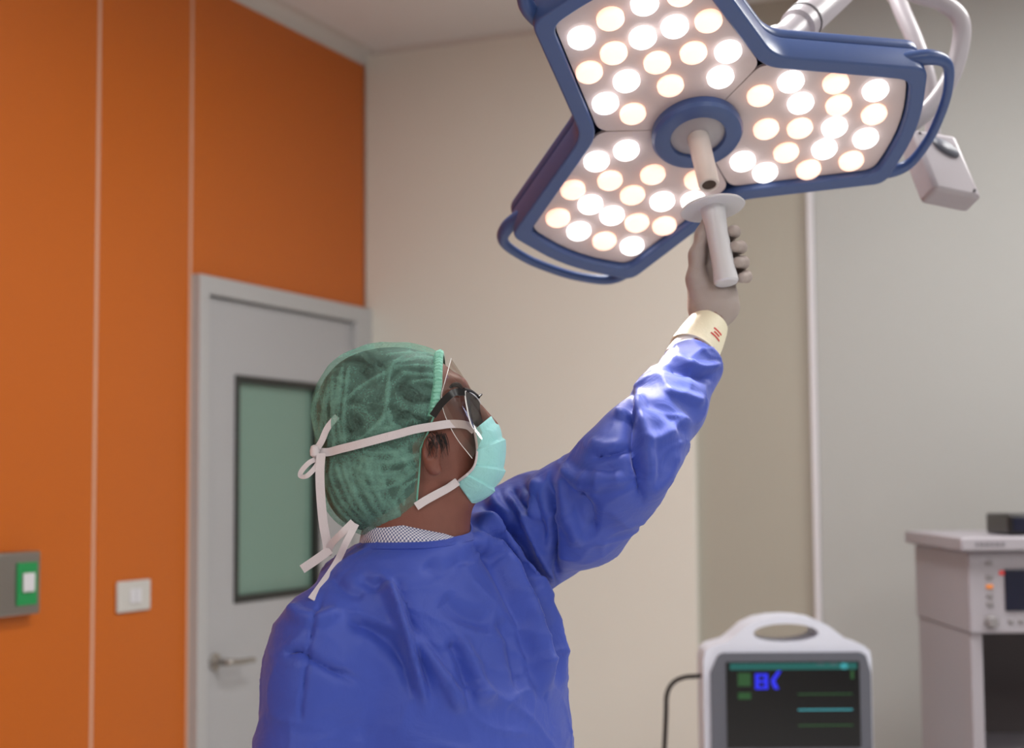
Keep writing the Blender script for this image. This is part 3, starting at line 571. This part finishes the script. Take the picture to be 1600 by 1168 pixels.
# --- hair and cap
def hair_sdf(p, g=0.0):
    d = ell(p, h(590, 637), (.087+g, .072+g, .083+g)); d = smin(d, ell(p, h(640, 640), (.084+g, .073+g, .0845+g)), .03)
    d = smin(d, ell(p, h(577, 746), (.066+g, .060+g, .075+g)), .05); return smin(d, ell(p, h(615, 748), (.060+g, .072+g, .066+g)), .03)
cap_sdf = lambda p: hair_sdf(p, .0075)
XB = ([500, 545, 560, 600, 640, 680, 700, 745, 790, 840], [688, 689, 690, 690, 684, 669, 660, 657, 653, 636])
def midpx(V):
    c_ = (V-np.array([0, 0, CAMZ]))@R3; return 800+FPX*c_[:, 0]/HD, 584-FPX*c_[:, 1]/HD
def trim(V, F, sh):
    px, py = midpx(V); e = px-(np.interp(py, *XB)+sh)
    keep = e < 2.8; F2 = F[keep[F].all(1)]
    m = (e > -2.8) & (e < 2.8); V = V.copy(); V[m, 0] -= (e[m])*HD/FPX
    use = np.unique(F2); mp = np.full(len(V), -1); mp[use] = np.arange(len(use)); return V[use], mp[F2]
gr = grid(h(465, 850, -.125), h(735, 525, .125), .0030)
V, F = nets(hair_sdf, *gr); V, F = trim(V, F, -4)
mesh('hair', V, F, M['hair'], person, smooth=180)
V, F = nets(cap_sdf, *gr); V, F = trim(V, F, 0); V = relax(V, F, 1, .3)
CF = [([(640, 552), (622, 562), (609, 578), (605, 620), (599, 652), (588, 668)], 4, .005, 0), ([(604, 628), (612, 660), (632, 674)], 4, .004, 0), ([(600, 650), (575, 676), (552, 694)], 3.5, .004, 0), ([(609, 578), (585, 590), (560, 605), (540, 625)], 3.5, .003, 0),
 ([(625, 566), (650, 558), (682, 560)], 3, .003, 0), ([(612, 574), (645, 570), (684, 572)], 3, .003, 0), ([(625, 580), (650, 584), (684, 586)], 3, .003, 0), ([(640, 596), (665, 594), (686, 598)], 3, .003, 0), ([(600, 556), (630, 552), (680, 552)], 3, .003, 0),
 ([(662, 708), (640, 716), (600, 722), (560, 715)], 6, .007, 0), ([(660, 716), (630, 735), (590, 742), (545, 728)], 5, .006, .3), ([(657, 728), (625, 752), (585, 765), (550, 745)], 4, .005, 0), ([(655, 745), (632, 760), (610, 790)], 3, .004, 0), ([(628, 752), (628, 775), (632, 790)], 3, .004, 0),
 ([(640, 700), (610, 706), (570, 708)], 5, .006, 0), ([(575, 690), (605, 672), (632, 680)], 9, .004, 0), ([(650, 735), (620, 745), (600, 740)], 9, .002, 0), ([(655, 715), (630, 712), (612, 716)], 9, .003, 0)]
CF = [(a_, w_*.62, h_*.55, k_) for a_, w_, h_, k_ in CF]
rj = lambda s_: random.uniform(-s_, s_)
for k in range(10): CF.append(([(508+k*9+rj(4), 715+rj(5)), (509+k*10+rj(4), 745), (529+k*10+rj(4), 790), (566+k*8+rj(4), 828)], random.uniform(2, 3.4), random.uniform(.001, .0026), 0))
for k in range(7): CF.append(([(500+k*8+rj(4), 605-k*8+rj(8)), (491+k*8+rj(3), 650), (498+k*7+rj(4), 698+rj(6))], random.uniform(2, 3.2), random.uniform(.0008, .002), 0))
V, pleat = folds(V, F, CF)
ph_ = np.zeros(len(V))
for k in range(20):
    kv = RNG.normal(size=3)*70; ph_ += np.sin(V@kv+RNG.uniform(0, 6.3))/20**.5
V = V+vnormals(V, F)*(ph_*.0012)[:, None]
cap = mesh('hair_cap', V, F, M['cap'], person, smooth=180); tag(cap, 'sheer green bouffant hair cap')
at = cap.data.attributes.new('pleat', 'FLOAT', 'POINT'); at.data.foreach_set('value', pleat.astype(np.float32))
# gathered elastic edge: small pleats set side by side round the opening
oc = h(672, 640); Pb, Nb = [], []
for a in np.linspace(-100, 100, 181):
    r_ = math.radians(a); dr_ = np.array([0, -math.sin(r_), math.cos(r_)]); o_ = oc.copy(); o_[0] = h(688, 600)[0]
    t_ = march(cap_sdf, o_, -dr_*-1, .0, .13, 200)
    tt_ = np.linspace(0, .13, 300); v_ = cap_sdf((o_[None]+tt_[:, None]*dr_[None]).astype(np.float32)); k_ = np.argmax(v_ > 0); q = o_+dr_*tt_[k_]
    q[0] = h(np.interp(midpx(q[None])[1][0], *XB), 600)[0]; Pb.append(q); Nb.append(dr_)
Pb, Nb = np.array(Pb), np.array(Nb); V, F = [], []; fx = np.array([1., 0, 0])
for i, (q, n_) in enumerate(zip(Pb, Nb)):
    am = .0026*((i//2) % 2)+.0022*math.sin(i*1.9)**2*.5+.0010
    for u, v in ((-.009, .0), (-.006, am*.8), (-.001, am+.001), (.003, am*.6), (.0035, -.003)): V.append(q+fx*u+n_*v)
for i in range(len(Pb)-1):
    for k in range(4): F.append((i*5+k, i*5+k+1, i*5+k+6, i*5+k+5))
for sg in (-1, 1):
    ed = [on(cap_sdf, np.interp(y_, *XB)-2.5, y_, .0008) for y_ in range(640, 806, 6)]; ed = [e_ for e_ in ed if e_ is not None]
    if sg > 0: ed = [np.array([e_[0], 2*h(660, 700)[1]-e_[1], e_[2]]) for e_ in ed]
    mesh('cap_hem', *tube(ed, .0014, 8), fabric('cap_hem_green', srgb(110, 170, 152), .8, .1, 60), cap)
el = mesh('elastic_edge', V, F, fabric('elastic_green', srgb(146, 212, 192), .8, .1, 60), cap, smooth=60, solid=.0008)
# --- shirt collar and gown neckline
nx0, nx1 = h(640, 800), h(650, 880)
def ring(n, top, f):
    V, F = [], []
    for i in range(n): V += f(2*math.pi*i/n)
    m = len(V)//n
    for i in range(n):
        for k in range(m-1): F.append((i*m+k, ((i+1) % n)*m+k, ((i+1) % n)*m+k+1, i*m+k+1))
    return V, F
CC = h(651, 846, .0)
def collar_pt(a):
    c_, s_ = math.cos(a), math.sin(a); zt = .022-.012*c_-.004*s_*0; out = []
    for hh, r_ in ((zt, .0), (zt*.4, .004), (-.012, .010), (-.040, .016)): out.append(CC+np.array([c_*(.073+r_), s_*(.067+r_), hh-c_*.004]))
    return out
V, F = ring(64, 0, collar_pt); cl = mesh('shirt_collar', V, F, M['check'], person, smooth=180, solid=.002); tag(cl, 'finely checked shirt collar')
uv = cl.data.uv_layers.new(name='UVMap'); 
for p_ in cl.data.polygons:
    idx = [cl.data.loops[l].vertex_index for l in p_.loop_indices]; wrap = max(i//4 for i in idx)-min(i//4 for i in idx) > 2
    for l, i in zip(p_.loop_indices, idx): uv.data[l].uv = ((i//4+(64 if wrap and i//4 == 0 else 0))/64, (i % 4)*.33)
npts, nn = [], []
for a in np.linspace(0, 2*math.pi, 60):                               # bound neck edge laid on the gown
    c_, s_ = math.cos(a), math.sin(a); base_ = h(645, 848)+np.array([c_*.087, s_*.080, .1]); t_ = march(gown_sdf, base_, np.array([0, 0, -1.]), 0, .3, 300)
    if t_ is None: continue
    npts.append(base_+np.array([0, 0, -t_+.001])); nn.append((c_*.8, s_*.8, 1))
mesh('neck_binding', *ribbon(npts, .013, nn, .003, 2), M['gown'], gown, smooth=60)
# --- mask
front = catmull(np.array([(767, 650), (781, 674), (787, 704), (785, 735), (774, 758), (757, 776), (739, 788)], float), 6)
edge = catmull(np.array([(741, 671), (745, 694), (745, 712), (741, 728), (732, 739), (722, 747), (714, 753)], float), 6); nT, nS = len(front), 33; V, F = [], []
for i in range(nT):
    t = i/(nT-1); w_ = .050+.010*math.sin(t*math.pi)-.010*t; pl_ = (t*4.2) % 1.0; bump = .0045*(1-pl_) if .1 < t < .97 else 0
    for j in range(nS):
        s_ = -1+2*j/(nS-1); cs = max(0, math.cos(s_*math.pi/2))**.8; q = edge[i]+(front[i]-edge[i])*cs; dirx = unit(np.append(front[i]-edge[i], 0))[:2]
        q = q+dirx*bump/.000917*min(1, cs*1.6); V.append(h(q[0], q[1], w_*math.sin(s_*math.pi/2)-(bump*.9*(1-cs) if s_ < 0 else -bump*.9*(1-cs))))
for i in range(nT-1):
    for j in range(nS-1): F.append((i*nS+j, i*nS+j+1, (i+1)*nS+j+1, (i+1)*nS+j))
mk = mesh('face_mask', V, F, M['mask'], person, smooth=50, solid=.0016); tag(mk, 'pleated pale turquoise surgical mask')
for s_ in (0, nS-1):
    mesh('edge_binding', *tube([V[i*nS+s_] for i in range(0, nT, 2)], .0018, 8), M['tie'], mk)
# --- visor film
fr = [(705, 560), (720, 582), (738, 610), (754, 634), (768, 656)]; ne = [(694, 600), (690, 618), (694, 645), (712, 682), (738, 716)]
fr_, ne_ = catmull(np.array(fr, float), 5), catmull(np.array(ne, float), 5); nT, nS = len(fr_), 31; V, F = [], []
for i in range(nT):
    w_ = .072-.010*i/(nT-1)
    for j in range(nS):
        s_ = -1+2*j/(nS-1); cs = max(0, math.cos(s_*math.pi/2))**.9; q = ne_[i]+(fr_[i]-ne_[i])*cs; V.append(h(q[0], q[1], w_*math.sin(s_*math.pi/2)))
for i in range(nT-1):
    for j in range(nS-1): F.append((i*nS+j, i*nS+j+1, (i+1)*nS+j+1, (i+1)*nS+j))
vis = mesh('eye_shield', V, F, M['film'], mk, smooth=180); tag(vis, 'clear plastic eye shield')
mesh('shield_edge', *tube([V[j] for j in range(nS)], .0006, 6), M['filmedge'], vis); mesh('shield_edge', *tube([V[i*nS] for i in range(nT)], .0005, 6), M['filmedge'], vis)
# --- glasses
gl = mesh('glasses', *tube([h(748, 620, -.012), h(752, 616, 0), h(748, 620, .012)], .0018, 8, 4), M['black'], person)
for s_ in (-1, 1):
    E_, B_ = h(730, 638, s_*.062), h(755, 648, s_*.004); cen = (E_+B_)/2; hw = np.linalg.norm(E_-B_)/2; sd = unit(E_-B_); up = unit(h(721, 603)-h(741, 673)); up = unit(up-sd*(up@sd)); pts = []
    for t in np.linspace(0, 2*math.pi, 41):
        c_, s2 = math.cos(t), math.sin(t); k_ = (abs(c_)**3.6+abs(s2)**3.6)**(-1/3.6); pts.append(cen+up*s2*k_*(.0275+.004*c_*k_)+sd*c_*k_*hw)
    rim = mesh('rim', *tube(pts, .0010, 8), M['filmedge'], gl)  # white rim colour stands in for the glint along the lens edge
    mesh('lens', pts[:-1], [tuple(range(40))], M['lens'], gl, smooth=0)
    mesh('brow_bar', *tube([cen+up*.029+sd*hw*.95, cen+up*.030, cen+up*.026-sd*hw*.9], [.0022, .0026, .0022], 8, 4), M['black'], gl)
    mesh('temple_arm', *ribbon([E_+up*.024, h(708, 614, s_*.070), h(690, 630, s_*.074), h(676, 650, s_*.076)], .010, (0, s_, 0), .002, 5), M['black'], gl)
eb = [on(head_sdf, x_, y_, .001) for x_, y_ in ((721, 606), (716, 601), (709, 601), (703, 605))]; eb = [e_ for e_ in eb if e_ is not None]
for sg in (-1, 1):
    q_ = eb if sg < 0 else [np.array([e_[0], 2*h(700, 650)[1]-e_[1], e_[2]]) for e_ in eb]
    mesh('eyebrow', *tube(q_, [.003, .0035, .003, .0015][:len(q_)], 8, 4), M['hair'], person)
# loose strands in front of the ear
for k in range(44):
    x0 = random.uniform(668, 696); y0 = random.uniform(674, 682); pts = [on(head_sdf, x0, y0, .001), on(head_sdf, x0+1+rj(5), y0+12+rj(4), .0014), on(head_sdf, x0+3+rj(8), y0+26+rj(12), .0010)]
    if all(q is not None for q in pts): mesh('hair_strand', *tube(pts, [.0005, .0004, .00015], 5, 5), M['hair'], person)
# --- mask ties
def tie(pts, wd=.0105, nrm=None, name='mask_tie'):
    P_, N_ = [], []
    for q in pts:
        P_.append(np.asarray(q, float)); N_.append((0, -1, .15))
    return mesh(name, *ribbon(P_, wd, N_ if nrm is None else nrm, .001, 6), M['tie'], mk, smooth=60)
def ons(px, py, lift=.004):
    q1 = on(cap_sdf, px, py, lift) if px < 688 else None; q2 = on(head_sdf, px, py, lift)
    qs = [q for q in (q1, q2) if q is not None]; 
    return min(qs, key=lambda q: q[1]) if qs else h(px, py, -.03)
def onn(px, py):
    e = 2.0; a, b, c_ = ons(px, py), ons(px+e, py), ons(px, py+e); n_ = np.cross(b-a, c_-a); n_ = unit(n_) if np.linalg.norm(n_) > 0 else np.array([0, -1, 0]); return n_ if n_[1] < 0 else -n_
tp_ = [(741, 672), (728, 664), (705, 662), (680, 665), (650, 670), (620, 678), (590, 686), (560, 694), (532, 701), (512, 706), (500, 707)]
kn = ons(506, 706); kn = np.array([h(500, 706)[0], kn[1]-.006, h(500, 706)[2]])
tp_ = tp_[:-1]; tie([h(741, 672, -.052)]+[ons(*q) for q in tp_[1:]]+[kn], .0115, [(0, -1, 0)]+[onn(*q) for q in tp_[1:]]+[(-.3, -1, 0)])
kd = proj(kn[None])[2][0]
mesh('tie_knot', *lathe(kn-np.array([0, .002, .007]), (0, 0, 1), [(.002, -.002), (.0065, .001), (.007, .008), (.0055, .014), (.002, .016)], 14), M['tie'], mk)
k2 = lambda px, py, dd=0: PL(px, py, kd+dd)
tie([kn, k2(502, 690, -.004), k2(512, 668, -.006), k2(527, 650, -.010)], .009)
tie([k2(499, 716), k2(484, 722, -.008), k2(471, 736, -.008), k2(470, 744, -.006), k2(480, 743, -.012), k2(494, 728, -.008), k2(500, 714, -.004)], .007, [(.3, -1, .5)]*7)
tie([k2(502, 708, -.006), k2(500, 735, -.010), k2(501, 770, -.008), k2(505, 815, -.006), k2(511, 848, -.004), k2(512, 862, -.004)], .0125)
tie([k2(516, 858, -.006), k2(500, 870, -.008), k2(472, 889, -.012)], .0125)
lo = [(715, 753), (700, 762), (680, 773), (664, 782), (650, 791)]; tie([h(715, 752, -.045)]+[ons(*q, .003) for q in lo[1:]], .0115, [(0, -1, .2)]+[onn(*q) for q in lo[1:]])
tie([k2(552, 815, -.02), k2(535, 832, -.025), k2(518, 850, -.01), k2(512, 866, .0)], .010, [(.2, -1, .4)]*4)
gx = lambda px, py, l=.003: on(gown_sdf, px, py, l)
tie([k2(556, 818, -.02), k2(542, 845, -.03), gx(525, 880, .012) if gx(525, 880) is not None else k2(525, 880), gx(505, 910, .008), gx(486, 936, .006)], .0095, [(.2, -1, .4)]*5)
# --- trousers, shoes, right glove (mostly below the picture)
for s_, L in zip((-1, 1), LEGS):
    mesh('trouser_leg', *tube([L[0][0]-[0, 0, .02], L[1][0], L[2][0]+[0, 0, .03]], [.105, .085, .075], 24, 6), M['trousers'], person)
    a_ = L[2][0].copy(); b_ = L[3][0].copy()
    sd_ = lambda p: smin(rc(p, (a_[0]-FACE[0]*.03, a_[1]-FACE[1]*.03, .045), (b_[0]+FACE[0]*.02, b_[1]+FACE[1]*.02, .035), .046, .040), rc(p, (a_[0], a_[1], .05), (a_[0], a_[1], .10), .045, .042), .02)
    sf_ = lambda p: np.maximum(sd_(p), -p[:, 2]+.001)
    V, F = nets(sf_, *[rng(min(a_[i], b_[i])-.1, max(a_[i], b_[i])+.1, .006) for i in (0, 1)], rng(-.01, .16, .006)); mesh('shoe', V, F, M['shoe'], person, smooth=180)
def hand_right(p):
    u = HRd; sd = unit(np.cross(u, [0, 1, 0])); nn_ = np.cross(u, sd); d = chain(p, [(HR-u*.03, .028), (HR+u*.03, .027)], .01); d = smin(d, rc(p, HR+u*.035-sd*.018, HR+u*.075-sd*.020, .020, .015), .02); d = smin(d, rc(p, HR+u*.035+sd*.018, HR+u*.075+sd*.020, .020, .015), .02)
    for k, (o_, l_) in enumerate(((-.028, .062), (-.010, .072), (.009, .068), (.027, .052))):
        b0 = HR+u*.075+sd*o_; d = smin(d, chain(p, [(b0, .0115), (b0+u*l_*.5+nn_*.012, .0105), (b0+u*l_*.85+nn_*.032, .0085)], .006), .005)
    b0 = HR+u*.025-sd*.028; return smin(d, chain(p, [(b0, .017), (b0+u*.035-sd*.022+nn_*.01, .0125), (b0+u*.065-sd*.026+nn_*.022, .010)], .01), .01)
V, F = nets(hand_right, *grid(HR-.14, HR+.19, .0045)); mesh('glove', V, F, M['glove'], person, smooth=180)
# ------------------------------------------------------------ patient monitor on its stand
MD = 3.8
def mp(V, d=MD, dep=0): return np.array([PL(x, y, d)+np.array([0, z, 0]) for x, y, z in V])
def mT(V):                                                            # plane coordinates: px offsets stored as metres*FPX/MD
    V = np.asarray(V); k = MD/FPX; o = PL(1232, 1090, MD); return np.c_[o[0]+V[:, 0]*k, o[1]+V[:, 2], o[2]-V[:, 1]*k]
def q(px, py): return (px-1232, py-1090)
mb = PL(1232, 1090, MD); mon = root('patient_monitor', (mb[0], mb[1], PL(1232, 1190, MD)[2]), 'white patient monitor with a carrying handle and dark screen, on a stand', 'monitor')
out = [q(*p) for p in [(1100, 1030), (1103, 1017), (1112, 1010), (1138, 1003), (1152, 992), (1168, 978), (1188, 969), (1212, 965), (1232, 964), (1254, 965), (1276, 969), (1296, 978), (1313, 991), (1328, 1002), (1352, 1010), (1361, 1018), (1363, 1032), (1363, 1182), (1356, 1190), (1107, 1190), (1100, 1182)]]
hole = [q(1230+51*math.cos(t)*1.0, 990+(14 if math.sin(t) > 0 else 15)*math.sin(t)) for t in np.linspace(0, 2*math.pi, 32, endpoint=False)]
mesh('shell', *extrude2d([out, hole], 0, .13, mT), M['monw'], mon, bevel=.012, smooth=50)
bz = [q(*p) for p in [(1110, 1050), (1122, 1023), (1130, 1019), (1345, 1019), (1353, 1024), (1360, 1050), (1360, 1178), (1110, 1178)]]
bzo = mesh('bezel', *extrude2d([bz], -.012, .01, mT), M['mong'], mon, bevel=.004)
so = mesh('screen', *extrude2d([[q(1134, 1033), q(1342, 1033), q(1342, 1165), q(1134, 1165)]], -.014, 0, mT), M['screen'], mon)
def mark(pts, m, name='screen_mark'): return mesh(name, *extrude2d([[q(*p) for p in pts]], -.0150, -.0141, mT), m, so, smooth=0)
def rect(x0, y0, x1, y1): return [(x0, y0), (x1, y0), (x1, y1), (x0, y1)]
mark(rect(1140, 1035, 1338, 1045), M['scyan']); mark(rect(1152, 1050, 1172, 1070), M['sgreen']); mark(rect(1152, 1080, 1172, 1090), M['sgreen'])
for r_ in (rect(1179, 1051, 1199, 1055), rect(1179, 1061, 1199, 1065), rect(1179, 1071, 1199, 1075), rect(1179, 1051, 1185, 1075), rect(1193, 1051, 1199, 1075)): mark(r_, M['sblue'])
mark([(1204, 1060), (1214, 1047), (1220, 1047), (1210, 1062), (1216, 1075), (1209, 1075), (1204, 1066)], M['sblue'])
mark([(1312+6*math.cos(t)+6, 1040+5*math.sin(t)) for t in np.linspace(0, 6.28, 14, endpoint=False)], M['slcyan'])
for x in (1276, 1296): mark(rect(x, 1036, x+11, 1038), M['sgrey'])
mark(rect(1328, 1047, 1333, 1060), M['sgreen'])
for k in range(3): mark(rect(1245, 1082+k*24, 1330, 1084+k*24), M['sgreen' if k != 1 else 'slcyan'])
mesh('maker_plate', *extrude2d([[q(1222, 1013), q(1244, 1013), q(1244, 1017), q(1222, 1017)]], -.002, .003, mT), M['sgrey'], mon) if False else None
cbp = [PL(1104, 1055, MD+.06), PL(1085, 1056, MD+.07), PL(1068, 1058, MD+.08), PL(1052, 1066, MD+.09), PL(1042, 1085, MD+.1), PL(1040, 1130, MD+.1)]; cb0 = cbp[-1].copy(); cb0[2] = .02
mesh('cable', *tube(cbp+[(cbp[-1]+cb0)/2+np.array([-.02, 0, 0]), cb0, cb0+np.array([.25, .05, -.006])], .006, 10, 6), M['black'], mon)
zb = PL(1232, 1190, MD)[2]; st = root('monitor_stand', (mb[0], mb[1]+.065, 0), 'white wheeled stand carrying the patient monitor', 'stand'); sc_ = (mb[0], mb[1]+.065)
mesh('tray', *box((sc_[0]-.19, sc_[1]-.13, zb-.027), (sc_[0]+.19, sc_[1]+.13, zb-.002)), M['white'], st, bevel=.006)
mesh('column', *tube([(sc_[0], sc_[1], .1), (sc_[0], sc_[1], zb-.027)], .03, 20), M['white'], st)
for k in range(5):
    a = 2*math.pi*k/5+.3; e = np.array([sc_[0]+.26*math.cos(a), sc_[1]+.26*math.sin(a), .085]); mesh('leg', *tube([(sc_[0], sc_[1], .12), e], [.026, .018], 12), M['white'], st)
    mesh('castor', *lathe(e+np.array([-.011*math.sin(a), .011*math.cos(a), -.05]), (math.sin(a), -math.cos(a), 0), [(.012, 0), (.034, .001), (.035, .011), (.034, .021), (.012, .022)], 20), M['black'], st)
# ------------------------------------------------------------ anaesthesia machine at the right edge
AD = 3.75; ab = PL(1600, 900, AD); kx = AD/FPX
ax0 = PL(1513, 900, AD)[0]; ay = ab[1]; am = root('anaesthesia_machine', (ax0+.33, ay+.25, 0), 'grey-white anaesthesia machine with top shelf, dark screen and knobs at the right edge', 'medical machine')
def az(py): return PL(1550, py, AD)[2]
def axx(px): return PL(px, 900, AD)[0]
W_ = .66; x1 = ax0+W_; dp = .5
def ab_(name, a, b, m, bevel=.004, parent=None): return mesh(name, *box(a, b), m, parent or am, bevel=bevel)
tsf = ab_('top_shelf', (axx(1496), ay-.035, az(860)), (x1+.03, ay+dp, az(838)), M['mach'], .006)
for k, (a, b) in enumerate(((1519, 1523), (1525, 1532), (1534, 1540), (1542, 1547), (1549, 1556), (1558, 1564))): mesh('lettering', *box((axx(a), ay-.0362, az(852)), (axx(b), ay-.0345, az(846))), M['gtxt'], tsf)
pn = ab_('control_panel', (ax0, ay, az(989)), (x1, ay+dp, az(861)), M['mach'], .006)
for py, m_ in ((880, 'knob'), (901, 'knob'), (916, 'orangeb'), (930, 'knob'), (943, 'knob')): ab_('button', (axx(1540), ay-.004, az(py+3.2)), (axx(1551), ay+.002, az(py-3.2)), M[m_], .002, pn)
mesh('rotary_knob', *lathe((axx(1546), ay, az(970)), (0, -1, 0), [(.017, -.001), (.017, .006), (.013, .008), (.0125, .024), (.010, .026)], 24), M['knob'], pn)
dsp = ab_('display', (axx(1569), ay-.006, az(954)), (axx(1569)+.3, ay+.01, az(889)), M['navy'], .003, pn); ab_('red_badge', (axx(1561), ay-.003, az(898)), (axx(1569), ay+.001, az(891)), M['red'], .001, pn)
for k in range(6): ab_('button', (axx(1573+k*16), ay-.004, az(973)), (axx(1582+k*16), ay+.002, az(967)), M['knob'], .002, pn)
for x in (ax0+.004, x1-.034): ab_('side_post', (x, ay+.01, .14), (x+.03, ay+dp-.01, az(989)), M['mach'])
ab_('rear_panel', (ax0+.034, ay+dp-.06, .14), (x1-.034, ay+dp-.02, az(989)), M['machd'], 0)
ab_('worktop', (ax0+.034, ay-.02, .72), (x1-.034, ay+dp-.06, .75), M['mach']); ab_('drawer_block', (ax0+.034, ay+.03, .16), (x1-.034, ay+dp-.06, .72), M['mach'])
for k in range(3): ab_('drawer', (ax0+.05, ay+.015, .18+.18*k), (x1-.05, ay+.03, .34+.18*k), M['mach'], .003)
ab_('base', (ax0, ay-.04, .08), (x1, ay+dp, .16), M['machd'])
for x in (ax0+.06, x1-.06):
    for y in (ay+.03, ay+dp-.07): mesh('castor', *lathe((x-.015, y, .041), (1, 0, 0), [(.015, 0), (.039, .001), (.04, .015), (.039, .029), (.015, .03)], 20), M['black'], am)
vm = root('black_module', (axx(1588)+.09, ay+.15, az(838)), 'black boxy module standing on the anaesthesia machine shelf', 'module')
mesh('case', *box((axx(1590), ay+.06, az(838)+.001), (axx(1590)+.2, ay+.24, az(804))), M['black'], vm, bevel=.006); mesh('front_panel', *box((axx(1590)+.012, ay+.057, az(838)+.01), (axx(1590)+.188, ay+.061, az(804)-.008)), M['navy'], vm, bevel=.001)
